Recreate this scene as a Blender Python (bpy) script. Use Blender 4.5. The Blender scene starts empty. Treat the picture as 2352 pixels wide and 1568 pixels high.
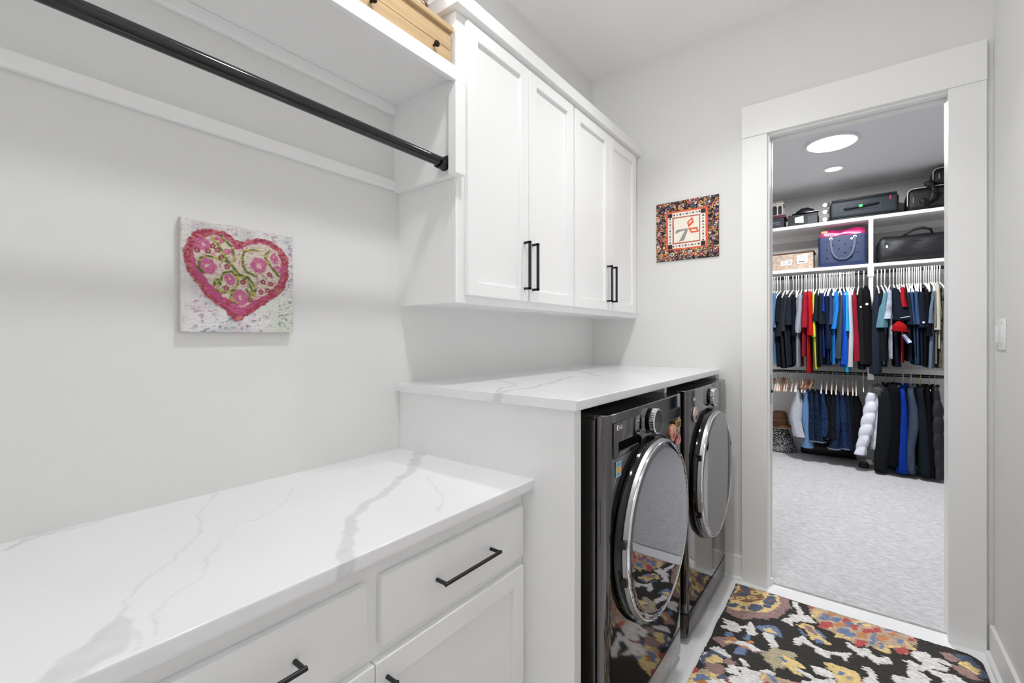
import bpy, bmesh, math, random
import numpy as np
from mathutils import Vector

random.seed(7)
PI = math.pi
scene = bpy.context.scene
C = scene.collection

# ---------------------------------------------------------------- camera, world, light, exposure
cam_d = bpy.data.cameras.new('camera')
cam = bpy.data.objects.new('camera', cam_d)
C.objects.link(cam)
cam.location = (1.4165, -2.7432, 1.33)
cam.rotation_euler = (PI / 2, 0, math.radians(37.4533))
cam_d.sensor_width = 36.0
cam_d.lens = 15.836
cam_d.shift_y = -0.003457
cam_d.clip_start = 0.02
scene.camera = cam

world = bpy.data.worlds.new('world')
scene.world = world
world.use_nodes = True
world.node_tree.nodes['Background'].inputs[0].default_value = (0.8, 0.85, 0.9, 1)
world.node_tree.nodes['Background'].inputs[1].default_value = 0.05

scene.view_settings.view_transform = 'Standard'
scene.view_settings.look = 'None'
scene.view_settings.gamma = 1.0
scene.view_settings.use_curve_mapping = False
scene.view_settings.exposure = 0.11
scene.cycles.max_bounces = 12
scene.cycles.diffuse_bounces = 11
scene.cycles.glossy_bounces = 8

P_CAN = 11.5        # recessed can in front of the shelf
P_CAN2 = 5.0       # recessed can near the doorway
P_FILL = 19.0       # unseen globe added above the shelf as fill light
P_CLOSET = 56.0     # wide flush light in the closet
P_CLOSET_CAN = 7.0

# ---------------------------------------------------------------- room sizes
XR = 1.872          # right wall
CEIL = 3.055
CZ = 3.0            # closet ceiling
CYB = 3.60          # closet back wall
CX0, CX1 = -0.45, 2.85
YB = -4.7           # wall behind the camera
ROD_Y = 3.17

RUG_SHAPES = [
    ('m', [(8, 302), (50, 325), (68, 325), (91, 320), (115, 302), (138, 281), (158, 259), (189, 255), (192, 233), (225, 221), (227, 189), (241, 165), (250, 109), (261, 72), (248, 37), (250, -10), (96, -65), (0, -27)]),
    ('g', [(13, 269), (39, 271), (57, 271), (83, 244), (110, 223), (140, 218), (172, 194), (197, 157), (212, 116), (212, 65), (202, 27), (193, -21), (132, -41), (94, -37), (12, -18), (15, 66), (9, 120), (12, 218)]),
    ('n', [(34, 9), (74, 4), (111, 33), (138, 44), (140, 98), (111, 135), (84, 163), (57, 169), (32, 172), (18, 183), (10, 127), (23, 92)]),
    ('g', [(66, 131), (64, 145), (56, 159), (44, 169), (33, 169), (27, 161), (28, 147), (37, 133), (49, 123), (60, 123)]),
    ('n', [(54, 140), (54, 146), (50, 152), (45, 156), (41, 156), (38, 152), (39, 146), (42, 140), (47, 136), (52, 136)]),
    ('g', [(114, 86), (112, 101), (102, 116), (88, 127), (75, 129), (69, 121), (72, 106), (82, 90), (96, 79), (108, 78)]),
    ('n', [(101, 98), (100, 104), (96, 110), (90, 114), (85, 115), (83, 112), (84, 106), (88, 100), (94, 95), (99, 95)]),
    ('g', [(118, 28), (117, 45), (108, 61), (96, 71), (84, 70), (78, 59), (79, 41), (88, 24), (101, 15), (112, 16)]),
    ('n', [(108, 35), (107, 42), (103, 48), (98, 52), (93, 52), (91, 49), (92, 42), (95, 36), (101, 32), (106, 31)]),
    ('s', [(2, -19), (50, 1), (73, 29), (78, 67), (60, 112), (36, 123), (10, 127), (10, 110), (38, 101), (53, 77), (43, 36), (21, 27)]),
    ('s', [(197, 54), (196, 86), (185, 113), (169, 125), (153, 118), (144, 94), (145, 62), (156, 33), (173, 21), (189, 28)]),
    ('s', [(154, 161), (150, 184), (137, 207), (117, 222), (100, 223), (91, 209), (94, 186), (108, 163), (127, 148), (145, 147)]),
    ('s', [(54, 212), (52, 227), (42, 244), (27, 255), (14, 256), (7, 248), (9, 232), (19, 216), (34, 205), (47, 203)]),
    ('s', [(81, 213), (82, 225), (78, 234), (73, 239), (68, 235), (64, 226), (64, 215), (67, 205), (72, 200), (78, 204)]),
    ('s', [(182, 126), (180, 137), (174, 148), (164, 155), (156, 156), (152, 149), (154, 139), (160, 128), (170, 120), (178, 120)]),
    ('s', [(183, -2), (181, 7), (174, 16), (165, 23), (158, 25), (154, 20), (156, 12), (162, 2), (171, -4), (179, -6)]),
    ('n', [(178, 69), (177, 78), (175, 85), (170, 89), (166, 86), (164, 79), (164, 70), (167, 62), (171, 59), (175, 61)]),
    ('w', [(257, 7), (277, 8), (293, 40), (305, 74), (314, 116), (329, 97), (353, 120), (363, 145), (350, 161), (331, 166), (310, 173), (292, 193), (277, 205), (285, 237), (269, 242), (254, 228), (241, 225), (245, 196), (268, 168), (257, 152), (275, 132), (289, 128), (282, 84), (271, 57)]),
    ('t', [(327, 10), (339, 76), (373, 131), (388, 176), (415, 175), (436, 184), (442, 215), (466, 202), (498, 217), (534, 218), (554, 192), (546, 220), (570, 191), (588, 209), (615, 210), (622, 199), (617, 160), (641, 142), (662, 169), (684, 167), (692, 124), (714, 118), (711, 83), (720, 42), (728, 19), (693, 4), (574, 3), (470, -10)]),
    ('g', [(384, 35), (381, 48), (372, 62), (360, 71), (351, 71), (346, 63), (349, 50), (358, 36), (370, 27), (380, 26)]),
    ('g', [(370, 80), (368, 90), (361, 100), (353, 107), (346, 107), (343, 100), (345, 90), (352, 80), (360, 73), (367, 73)]),
    ('g', [(471, 180), (468, 194), (459, 207), (449, 215), (440, 215), (436, 207), (439, 193), (448, 180), (458, 172), (467, 172)]),
    ('g', [(437, 140), (435, 148), (430, 156), (424, 161), (419, 161), (416, 155), (418, 146), (423, 138), (429, 133), (435, 134)]),
    ('o', [(434, 17), (430, 31), (417, 47), (402, 59), (389, 62), (384, 56), (388, 42), (400, 26), (416, 14), (429, 10)]),
    ('o', [(478, 76), (474, 92), (463, 108), (450, 118), (439, 119), (434, 110), (438, 94), (449, 78), (463, 67), (474, 67)]),
    ('b', [(420, 55), (417, 73), (405, 92), (391, 103), (378, 103), (373, 91), (377, 72), (388, 53), (403, 42), (415, 43)]),
    ('b', [(455, 48), (452, 62), (443, 76), (432, 85), (423, 85), (419, 76), (422, 62), (431, 48), (442, 39), (451, 39)]),
    ('b', [(486, 126), (483, 145), (472, 163), (459, 173), (448, 172), (444, 159), (447, 140), (458, 122), (471, 111), (482, 113)]),
    ('b', [(505, 148), (502, 164), (494, 179), (483, 188), (474, 186), (471, 175), (474, 158), (482, 143), (493, 134), (502, 136)]),
    ('r', [(429, 120), (425, 143), (412, 164), (396, 177), (382, 176), (376, 161), (380, 138), (393, 116), (410, 103), (424, 105)]),
    ('r', [(490, 28), (487, 45), (479, 60), (469, 68), (461, 65), (457, 53), (460, 36), (468, 21), (478, 13), (486, 16)]),
    ('r', [(352, 17), (350, 26), (345, 35), (339, 40), (333, 40), (330, 33), (332, 24), (337, 14), (344, 9), (349, 10)]),
    ('g', [(547, 4), (542, 17), (530, 32), (515, 43), (503, 47), (498, 42), (503, 29), (515, 14), (530, 2), (542, -2)]),
    ('g', [(571, 15), (568, 25), (560, 36), (551, 43), (543, 44), (540, 38), (543, 28), (551, 16), (561, 9), (568, 8)]),
    ('g', [(496, 176), (494, 184), (487, 194), (479, 200), (472, 201), (469, 196), (472, 187), (479, 178), (487, 172), (494, 171)]),
    ('g', [(660, 127), (656, 136), (646, 148), (635, 157), (625, 160), (622, 156), (626, 147), (636, 135), (647, 126), (657, 123)]),
    ('g', [(587, 166), (608, 167), (618, 148), (625, 197), (606, 212), (588, 204)]),
    ('g', [(683, 59), (692, 58), (703, 88), (714, 118), (695, 117), (690, 88)]),
    ('o', [(555, 110), (551, 128), (541, 145), (528, 154), (518, 153), (514, 141), (518, 123), (528, 106), (541, 97), (551, 98)]),
    ('o', [(621, 89), (617, 107), (608, 122), (597, 131), (588, 128), (585, 116), (589, 99), (598, 83), (609, 74), (618, 77)]),
    ('o', [(662, 19), (658, 33), (650, 46), (641, 53), (634, 52), (631, 43), (635, 29), (643, 15), (652, 8), (660, 10)]),
    ('b', [(503, 57), (500, 74), (492, 90), (482, 98), (473, 95), (470, 83), (473, 65), (481, 49), (491, 41), (500, 44)]),
    ('b', [(490, 135), (488, 148), (483, 158), (477, 163), (472, 161), (469, 152), (471, 139), (476, 129), (483, 124), (488, 126)]),
    ('b', [(585, 110), (583, 139), (578, 160), (572, 164), (568, 151), (567, 125), (569, 95), (574, 74), (580, 69), (584, 83)]),
    ('b', [(607, 162), (605, 180), (600, 193), (595, 197), (591, 191), (590, 175), (592, 157), (597, 143), (602, 139), (606, 147)]),
    ('b', [(581, 154), (578, 165), (571, 176), (562, 182), (555, 183), (552, 176), (555, 165), (563, 154), (572, 147), (579, 147)]),
    ('b', [(683, 67), (679, 80), (671, 93), (662, 100), (654, 99), (652, 91), (655, 79), (664, 66), (673, 58), (681, 59)]),
    ('b', [(546, 24), (543, 34), (535, 45), (525, 52), (518, 53), (515, 48), (518, 38), (525, 28), (535, 20), (543, 19)]),
    ('b', [(648, -4), (645, 5), (637, 15), (628, 22), (621, 24), (618, 19), (621, 10), (629, 0), (638, -7), (646, -8)]),
    ('r', [(494, 32), (492, 44), (485, 56), (477, 62), (471, 60), (468, 52), (470, 39), (477, 27), (485, 21), (491, 23)]),
    ('r', [(525, 65), (522, 82), (515, 96), (505, 104), (497, 101), (494, 89), (497, 73), (505, 58), (515, 51), (522, 53)]),
    ('r', [(573, 63), (569, 80), (560, 95), (549, 103), (541, 101), (537, 90), (541, 74), (550, 58), (561, 50), (569, 52)]),
    ('r', [(603, 31), (599, 47), (590, 63), (579, 71), (571, 69), (568, 58), (571, 41), (580, 26), (591, 17), (600, 19)]),
    ('r', [(552, 182), (548, 201), (536, 219), (522, 230), (511, 229), (506, 217), (511, 197), (522, 179), (537, 168), (548, 169)]),
    ('r', [(691, 130), (686, 151), (673, 170), (659, 181), (648, 180), (644, 166), (650, 146), (662, 126), (677, 114), (688, 116)]),
    ('r', [(722, 23), (718, 35), (711, 46), (702, 53), (695, 53), (693, 46), (696, 34), (704, 23), (713, 16), (720, 16)]),
    ('w', [(13, 370), (35, 370), (64, 367), (91, 385), (121, 356), (111, 332), (126, 320), (144, 339), (153, 357), (148, 380), (161, 394), (159, 416), (137, 431), (122, 412), (123, 386), (99, 398), (92, 422), (88, 444), (62, 445), (33, 448), (20, 440), (22, 423), (38, 413), (28, 395)]),
    ('w', [(178, 387), (196, 367), (223, 364), (233, 403), (253, 433), (249, 464), (226, 465), (207, 429)]),
    ('b', [(154, 337), (177, 313), (192, 295), (225, 289), (242, 314), (258, 343), (253, 365), (229, 366), (212, 361), (185, 369), (168, 364)]),
    ('g', [(181, 341), (206, 316), (222, 335), (242, 344), (217, 357), (190, 360)]),
    ('w', [(291, 353), (309, 322), (328, 290), (344, 301), (361, 323), (384, 338), (409, 341), (441, 338), (469, 317), (504, 295), (504, 311), (490, 332), (486, 371), (470, 363), (457, 346), (427, 359), (430, 388), (400, 391), (380, 385), (371, 354), (348, 350), (327, 343), (317, 379), (299, 381)]),
    ('g', [(296, 216), (319, 182), (351, 180), (372, 208), (400, 247), (429, 285), (415, 298), (389, 289), (359, 301), (342, 268), (333, 225), (312, 235)]),
    ('m', [(321, 203), (347, 190), (370, 222), (380, 256), (362, 258), (339, 227)]),
    ('b', [(363, 196), (385, 210), (415, 247), (408, 258), (378, 227)]),
    ('b', [(305, 241), (325, 256), (340, 281), (328, 290), (315, 270)]),
    ('b', [(397, 284), (395, 295), (389, 305), (382, 311), (375, 310), (372, 302), (374, 292), (380, 281), (387, 276), (394, 277)]),
    ('w', [(475, 322), (494, 303), (513, 289), (540, 299), (550, 276), (567, 303), (594, 313), (603, 291), (624, 275), (622, 251), (608, 231), (591, 260), (564, 255), (562, 224), (546, 220), (531, 236), (513, 240), (488, 219), (476, 229), (479, 255), (503, 274), (515, 281), (489, 312)]),
    ('m', [(8, 553), (26, 521), (53, 512), (84, 495), (106, 495), (137, 483), (166, 494), (184, 508), (208, 506), (196, 531), (168, 537), (150, 540), (113, 530), (87, 538), (70, 563), (69, 585), (45, 576), (26, 568)]),
    ('w', [(107, 500), (137, 483), (166, 494), (205, 508), (163, 540), (134, 525), (91, 530)]),
    ('g', [(46, 546), (78, 522), (103, 509), (72, 547)]),
    ('o', [(99, 489), (97, 497), (88, 507), (76, 517), (65, 521), (60, 518), (63, 510), (72, 499), (84, 490), (95, 486)]),
    ('o', [(160, 472), (159, 481), (152, 491), (143, 498), (135, 499), (130, 495), (132, 485), (139, 475), (148, 468), (156, 467)]),
    ('o', [(142, 521), (141, 530), (135, 539), (128, 545), (121, 545), (117, 540), (118, 532), (123, 523), (131, 517), (138, 516)]),
    ('b', [(78, 470), (77, 484), (71, 497), (62, 504), (53, 503), (47, 493), (47, 479), (53, 465), (63, 458), (72, 460)]),
    ('b', [(143, 443), (143, 460), (139, 473), (131, 479), (123, 475), (118, 463), (118, 446), (122, 432), (130, 426), (138, 430)]),
    ('b', [(144, 550), (143, 569), (134, 586), (122, 595), (111, 593), (104, 580), (104, 561), (112, 544), (125, 534), (137, 536)]),
    ('w', [(19, 623), (43, 594), (71, 595), (86, 615), (103, 618), (101, 635), (76, 644), (57, 654), (75, 661), (107, 666), (135, 674), (156, 648), (131, 627), (139, 611), (160, 615), (170, 642), (164, 652), (183, 661), (207, 653), (207, 638), (231, 615), (261, 621), (266, 644), (277, 654), (281, 708), (201, 769), (155, 711), (162, 696), (134, 684), (139, 705), (119, 720), (109, 713), (110, 689), (77, 674), (52, 678), (55, 716), (36, 725), (16, 731), (0, 723), (6, 693), (-1, 666), (23, 653), (40, 629)]),
    ('k', [(227, 458), (250, 452), (280, 445), (310, 439), (326, 453), (308, 472), (314, 482), (294, 487), (277, 485), (270, 511), (290, 536), (286, 573), (266, 584), (257, 610), (236, 577), (213, 560), (199, 534)]),
    ('g', [(266, 482), (294, 487), (324, 490), (349, 500), (360, 521), (328, 531), (346, 574), (318, 577), (297, 560), (276, 542)]),
    ('b', [(258, 515), (271, 505), (297, 515), (284, 530)]),
    ('w', [(314, 532), (342, 535), (371, 546), (390, 554), (408, 550), (451, 508), (457, 573), (352, 654), (352, 601), (382, 578), (363, 565), (330, 549)]),
    ('w', [(367, 487), (392, 477), (418, 477), (445, 484), (453, 506), (424, 519), (395, 527), (378, 507)]),
    ('g', [(411, 428), (439, 417), (471, 417), (505, 415), (520, 422), (533, 449), (537, 495), (465, 550), (453, 506), (441, 478), (424, 462)]),
    ('b', [(482, 456), (479, 467), (472, 477), (463, 484), (456, 484), (453, 478), (456, 468), (463, 458), (471, 451), (479, 450)]),
    ('k', [(507, 465), (504, 475), (498, 484), (490, 490), (483, 491), (481, 485), (483, 475), (490, 465), (498, 459), (504, 459)]),
    ('g', [(-4, 856), (3, 804), (28, 780), (41, 736), (63, 739), (84, 761), (110, 777), (142, 832), (-14, 951)]),
    ('b', [(66, 807), (64, 824), (53, 843), (35, 856), (19, 859), (10, 850), (12, 832), (24, 813), (41, 800), (58, 797)]),
    ('o', [(63, 834), (62, 845), (55, 856), (44, 864), (34, 866), (29, 860), (30, 849), (37, 838), (48, 829), (58, 828)]),
    ('k', [(52, 774), (51, 784), (45, 795), (37, 801), (28, 802), (23, 796), (24, 785), (30, 775), (39, 768), (47, 767)]),
    ('s', [(117, 759), (116, 773), (109, 787), (98, 795), (88, 794), (82, 786), (83, 772), (90, 758), (101, 749), (111, 750)]),
    ('r', [(22, 790), (22, 802), (16, 814), (8, 821), (-1, 820), (-7, 812), (-7, 799), (-2, 787), (7, 780), (16, 781)]),
    ('r', [(158, 746), (156, 763), (148, 779), (135, 789), (124, 788), (117, 777), (118, 760), (126, 743), (139, 733), (151, 734)]),
    ('r', [(13, 896), (13, 911), (7, 925), (-3, 933), (-14, 932), (-21, 922), (-21, 907), (-15, 893), (-5, 885), (6, 886)]),
    ('b', [(116, 835), (114, 849), (104, 864), (90, 875), (77, 877), (70, 870), (71, 856), (81, 841), (96, 830), (109, 827)]),
    ('w', [(528, 383), (542, 358), (562, 357), (576, 379), (580, 404), (597, 466), (544, 506), (539, 440), (554, 410), (548, 387)]),
    ('w', [(690, 147), (717, 116), (747, 98), (760, 120), (761, 135), (786, 116), (804, 122), (827, 134), (821, 154), (793, 151), (770, 143), (799, 165), (807, 189), (795, 202), (770, 212), (760, 205), (755, 219), (785, 219), (819, 203), (841, 213), (854, 232), (856, 267), (759, 333), (783, 271), (761, 256), (739, 236), (714, 260), (728, 281), (745, 296), (737, 359), (657, 420), (619, 379), (629, 348), (652, 344), (673, 337), (673, 305), (686, 237), (680, 227), (663, 230), (677, 209), (699, 202), (719, 217), (732, 192), (708, 175)]),
    ('m', [(793, 68), (821, 47), (837, 56), (847, 74), (840, 100), (818, 112), (803, 98)]),
    ('m', [(816, 143), (837, 122), (864, 130), (883, 149), (899, 182), (886, 192), (859, 195), (829, 186)]),
    ('s', [(836, 46), (866, 23), (890, 31), (903, 81), (919, 117), (917, 150), (901, 172), (892, 156), (891, 104), (875, 77), (847, 74)]),
    ('g', [(850, 82), (872, 75), (891, 104), (896, 125), (894, 155), (874, 141), (857, 121), (842, 113)]),
]
HEART = [
    (7, 184),
    (6, 216),
    (14, 242),
    (29, 264),
    (47, 276),
    (69, 280),
    (96, 279),
    (115, 272),
    (130, 259),
    (144, 260),
    (162, 266),
    (182, 275),
    (212, 279),
    (236, 269),
    (256, 257),
    (273, 237),
    (280, 209),
    (279, 174),
    (270, 138),
    (250, 113),
    (228, 97),
    (196, 76),
    (170, 55),
    (149, 35),
    (132, 31),
    (118, 40),
    (96, 63),
    (78, 77),
    (60, 91),
    (49, 106),
    (34, 132),
    (19, 153),
    (11, 169),
]
HEART_INNER = [
    (36, 177),
    (27, 211),
    (36, 238),
    (55, 255),
    (78, 265),
    (101, 264),
    (118, 252),
    (130, 235),
    (144, 237),
    (162, 251),
    (190, 260),
    (217, 260),
    (242, 244),
    (257, 217),
    (257, 183),
    (247, 150),
    (222, 122),
    (190, 100),
    (164, 80),
    (144, 72),
    (127, 83),
    (106, 97),
    (87, 111),
    (69, 128),
    (55, 149),
    (44, 163),
]
ROSES = [
    ((60, 178), 21),
    ((192, 195), 22),
    ((141, 98), 23),
    ((49, 237), 18),
    ((236, 223), 13),
    ((115, 148), 14),
    ((87, 252), 11),
    ((247, 190), 13),
    ((108, 224), 10),
]
VINES = [
    [(73, 257), (87, 239), (101, 215), (115, 193), (132, 168), (157, 150), (172, 129), (176, 105)],
    [(40, 188), (44, 199), (58, 206), (78, 204), (101, 199), (118, 191), (130, 174), (137, 158)],
    [(40, 188), (39, 170), (51, 159)],
    [(92, 265), (106, 252), (120, 239), (125, 216), (126, 200)],
    [(190, 239), (170, 238), (154, 233), (147, 213), (149, 192), (159, 172), (185, 164)],
    [(222, 244), (209, 228), (214, 212), (231, 191), (250, 171)],
    [(87, 135), (80, 131), (76, 136), (80, 144), (89, 143), (92, 133), (82, 127), (76, 131)],
    [(94, 143), (94, 151), (101, 165), (120, 170), (132, 160), (137, 140), (127, 120), (101, 110), (82, 116)],
    [(120, 111), (118, 95), (130, 83)],
    [(132, 168), (164, 156), (185, 130), (177, 108)],
    [(159, 123), (167, 107), (167, 96)],
]
FLORETS = [
    (204, 149),
    (222, 173),
    (226, 145),
    (108, 182),
    (149, 143),
    (198, 118),
    (106, 123),
    (85, 225),
    (62, 219),
    (36, 218),
    (170, 94),
    (217, 125),
    (73, 234),
    (94, 206),
]
QUILT = {'of': [(59, 292), (298, 293), (301, 60), (61, 63)], 'wh': [(71, 283), (285, 282), (287, 70), (72, 71)], 'inf': [(97, 257), (257, 255), (258, 97), (99, 96)], 'cen': [(106, 249), (251, 248), (252, 105), (107, 104)], 'o1': [(213, 246), (222, 212), (191, 186), (183, 217)], 'h1': [(208, 229), (211, 219), (194, 205), (193, 214)], 'o2': [(188, 182), (241, 182), (250, 152), (207, 151)], 'h2': [(204, 171), (234, 172), (238, 160), (212, 161)], 'g1': [(111, 157), (123, 180), (190, 182), (174, 172), (142, 167)], 'g2': [(135, 107), (174, 174), (190, 178), (166, 113)]}
VEINS_LOW = [
    [(75, -1564, 40), (136, -1632, 46), (213, -1725, 44), (275, -1809, 30), (349, -1919, 20), (339, -1894, 24), (387, -1994, 34), (414, -2058, 34), (449, -2108, 40), (499, -2151, 34), (541, -2191, 28), (596, -2224, 38), (635, -2242, 46), (663, -2256, 50)],
    [(6, -2247, 3), (87, -2290, 3), (131, -2336, 3), (183, -2333, 3), (269, -2376, 4), (312, -2410, 4), (343, -2438, 6), (402, -2483, 4), (445, -2516, 4), (467, -2540, 5), (516, -2555, 6), (542, -2560, 30), (571, -2578, 46), (592, -2599, 56), (604, -2619, 60), (616, -2639, 44), (621, -2657, 30)],
    [(141, -2094, 3), (194, -2134, 3), (265, -2220, 4), (292, -2261, 3), (280, -2304, 3), (339, -2343, 3), (378, -2378, 4), (417, -2413, 5), (465, -2429, 3), (491, -2450, 3), (512, -2488, 4), (544, -2503, 4), (558, -2518, 3), (612, -2534, 3)],
    [(50, -2650, 14), (20, -2615, 12), (22, -2580, 12), (15, -2529, 11), (4, -2476, 7)],
    [(564, -2557, 4), (594, -2556, 4), (619, -2562, 4)],
    [(343, -1790, 4), (438, -1839, 4), (512, -1880, 4), (574, -1952, 5), (616, -1973, 4)],
    [(563, -2557, 4), (595, -2558, 4), (627, -2563, 4)],
]
VEINS_HIGH = [
    [(517, -1683, 40), (503, -1622, 30), (494, -1521, 14), (499, -1429, 22), (476, -1316, 24), (419, -1126, 24), (388, -944, 22), (451, -812, 14)],
    [(101, -562, 10), (250, -623, 18), (366, -740, 20), (459, -827, 16)],
    [(217, -1281, 10), (335, -1350, 20), (410, -1400, 24), (422, -1488, 18), (529, -1697, 16)],
    [(386, -344, 8), (551, -499, 14), (647, -549, 10)],
    [(60, -1669, 4), (226, -1669, 6), (364, -1660, 8), (482, -1686, 14)],
]
UPPER = [
    ('steel blue tee, first garment beside the left door jamb on the upper rod', (88, 132, 182), 654, [(690, 1829, 21), (690, 1694, 21), (686, 1445, 21)], (707, 1055, 25), 'tee'),
    ('black tee with a red inner collar, second on the upper rod', (18, 24, 36), 698, [(740, 1812, 20), (727, 1693, 25), (719, 1502, 25)], (736, 1013, 33), 'tee'),
    ('charcoal tee whose sleeve hangs lowest among the dark shirts at left', (32, 37, 42), 728, [(769, 1786, 20), (756, 1596, 29), (736, 1348, 33)], (778, 1000, 36), 'tee'),
    ('dark grey tee squeezed between charcoal and slate shirts at left', (48, 52, 58), 770, [(801, 1808, 17), (789, 1643, 21), (777, 1405, 20)], (827, 1011, 28), 'tee'),
    ('dark slate navy tee with a wide square sleeve at left', (28, 38, 52), 808, [(830, 1783, 28), (826, 1641, 32), (822, 1471, 36)], (839, 1036, 32), 'tee'),
    ('black tee hanging just left of the light grey shirt', (14, 16, 20), 850, [(870, 1804, 20), (874, 1592, 24), (878, 1358, 24)], (883, 1051, 28), 'tee'),
    ('light heather grey tee beside the red shirts', (172, 176, 190), 903, [(930, 1814, 19), (926, 1637, 27), (914, 1427, 31), (914, 1385, 16)], (911, 1015, 28), 'tee'),
    ('crimson tee, left of the two red shirts', (168, 32, 52), 960, [(977, 1821, 19), (973, 1612, 27), (969, 1441, 27)], (963, 1133, 27), 'tee'),
    ('bright red tee reaching down past the lower rod', (205, 22, 28), 997, [(1012, 1828, 23), (1027, 1587, 27), (1027, 1357, 27)], (1006, 963, 23), 'tee'),
    ('neon yellow tee, a thin strip beside the bright red one', (222, 238, 70), 1036, [(1050, 1807, 11), (1054, 1541, 11), (1058, 1343, 15)], (1075, 1007, 23), 'tee'),
    ('black green tee directly right of the neon yellow strip', (26, 34, 38), 1068, [(1077, 1805, 19), (1073, 1654, 23), (1069, 1503, 27)], (1083, 1026, 22), 'tee'),
    ('broad sleeved dark navy tee, in the middle of the left rod', (24, 34, 46), 1107, [(1114, 1803, 23), (1126, 1630, 30), (1126, 1475, 30)], (1124, 1046, 38), 'tee'),
    ('thin royal blue sliver of a shirt between two navy tees', (22, 62, 175), 1127, [(1133, 1802, 11), (1137, 1720, 11), (1141, 1606, 7)], (1143, 1129, 15), 'tee'),
    ('navy long sleeve shirt left of the azure tee', (20, 34, 66), 1161, [(1163, 1791, 19), (1174, 1492, 22), (1185, 1221, 22)], (1180, 1044, 23), 'long'),
    ('faded slate blue tee tucked between navy and azure shirts', (52, 72, 104), 1196, [(1200, 1798, 15), (1204, 1671, 18), (1200, 1469, 15)], (1203, 1085, 14), 'tee'),
    ('azure blue tee with a crumpled short sleeve', (38, 140, 236), 1230, [(1244, 1813, 22), (1251, 1625, 22), (1229, 1424, 22)], (1225, 1063, 29), 'tee'),
    ('charcoal long sleeve shirt right of the azure tee', (70, 82, 96), 1268, [(1294, 1792, 15), (1284, 1534, 21), (1269, 1267, 25), (1266, 1120, 25)], (1261, 1096, 22), 'long'),
    ('royal blue long sleeve shirt on the upper rod', (18, 92, 218), 1301, [(1309, 1800, 18), (1316, 1533, 21), (1323, 1267, 25), (1316, 1063, 28)], (1308, 1035, 32), 'long'),
    ('cyan tee between the royal blue and white shirts', (62, 188, 240), 1327, [(1334, 1807, 14), (1337, 1577, 14), (1337, 1400, 14)], (1337, 983, 25), 'tee'),
    ('white long sleeve shirt on the upper rod', (228, 228, 238), 1356, [(1359, 1819, 17), (1362, 1576, 21), (1369, 1356, 21), (1359, 1038, 21)], (1362, 1055, 17), 'long'),
    ('cranberry long sleeve shirt with a ribbed cuff', (160, 28, 52), 1393, [(1394, 1786, 21), (1404, 1531, 24), (1418, 1268, 28), (1422, 1098, 31)], (1415, 1109, 31), 'long'),
    ('black hooded quilted jacket right of the cranberry shirt', (30, 30, 30), 1429, [(1446, 1835, 20), (1446, 1574, 24), (1453, 1312, 24), (1463, 1073, 27)], (1456, 1014, 31), 'jacket'),
    ('black fleece jacket with a round white logo beside the divider', (14, 14, 17), 1472, [(1487, 1854, 27), (1494, 1659, 37), (1497, 1355, 37), (1500, 1070, 41)], (1497, 1042, 41), 'jacket'),
    ('long slate hoodie right of the divider', (38, 46, 60), 1580, [(1581, 1774, 23), (1568, 1655, 33), (1564, 1484, 37), (1561, 1226, 43), (1561, 978, 47)], (1565, 967, 47), 'jacket'),
    ('black shirt behind the teal heather tee', (20, 24, 32), 1611, [(1604, 1807, 23), (1604, 1696, 23), (1611, 1483, 26), (1624, 1100, 29)], (1625, 1047, 33), 'long'),
    ('teal heather tee with a flared sleeve', (104, 152, 168), 1638, [(1637, 1788, 20), (1624, 1653, 33), (1604, 1432, 46)], (1625, 1077, 26), 'tee'),
    ('grey and white camouflage tee on the right rod', (150, 156, 174), 1679, [(1670, 1799, 19), (1663, 1651, 29), (1653, 1516, 36)], (1678, 1130, 22), 'tee'),
    ('navy polo whose wide sleeve carries small white lettering', (20, 28, 44), 1706, [(1708, 1817, 23), (1740, 1668, 54), (1766, 1500, 75)], (1729, 1051, 32), 'tee'),
    ('red shirt peeking out behind the navy polo', (180, 22, 34), 1765, [(1766, 1822, 19), (1766, 1709, 22), (1775, 1625, 19)], (1761, 1094, 16), 'tee'),
    ('charcoal tee right of the navy polo sleeve', (30, 38, 52), 1805, [(1803, 1769, 19), (1822, 1603, 28), (1828, 1458, 37)], (1818, 1105, 22), 'tee'),
    ('steel blue shirt left of the faded denim blue one', (48, 78, 118), 1830, [(1828, 1776, 16), (1837, 1623, 16), (1850, 1457, 18)], (1864, 1073, 19), 'tee'),
    ('faded denim blue shirt on the right rod', (62, 92, 132), 1863, [(1862, 1786, 15), (1865, 1601, 19), (1871, 1457, 19)], (1874, 1086, 18), 'tee'),
    ('navy tee with a small white sleeve logo on the right rod', (22, 30, 46), 1894, [(1899, 1771, 24), (1902, 1599, 36), (1902, 1428, 42)], (1907, 1075, 28), 'tee'),
    ('black long sleeve shirt left of the grey blue tee', (12, 14, 20), 1932, [(1938, 1769, 21), (1941, 1557, 24), (1944, 1346, 27)], (1923, 1067, 27), 'long'),
    ('grey blue tee with a pale cuff near the right jamb', (110, 130, 156), 1982, [(1980, 1726, 12), (1968, 1617, 18), (1959, 1467, 24)], (1965, 1048, 39), 'tee'),
    ('taupe shirt between grey blue and cream shirts', (130, 125, 118), 2007, [(1995, 1777, 11), (1995, 1596, 11), (1992, 1434, 12)], (2001, 1090, 12), 'tee'),
    ('cream shirt next to the right door jamb', (216, 212, 196), 2025, [(2012, 1837, 15), (2009, 1636, 24), (2006, 1406, 21)], (2013, 1232, 14), 'tee'),
    ('black and yellow printed shirt at the right door jamb', (40, 40, 36), 2043, [(2027, 1675, 9), (2030, 1554, 9), (2030, 1454, 9)], (2024, 1051, 24), 'tee'),
]
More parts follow.
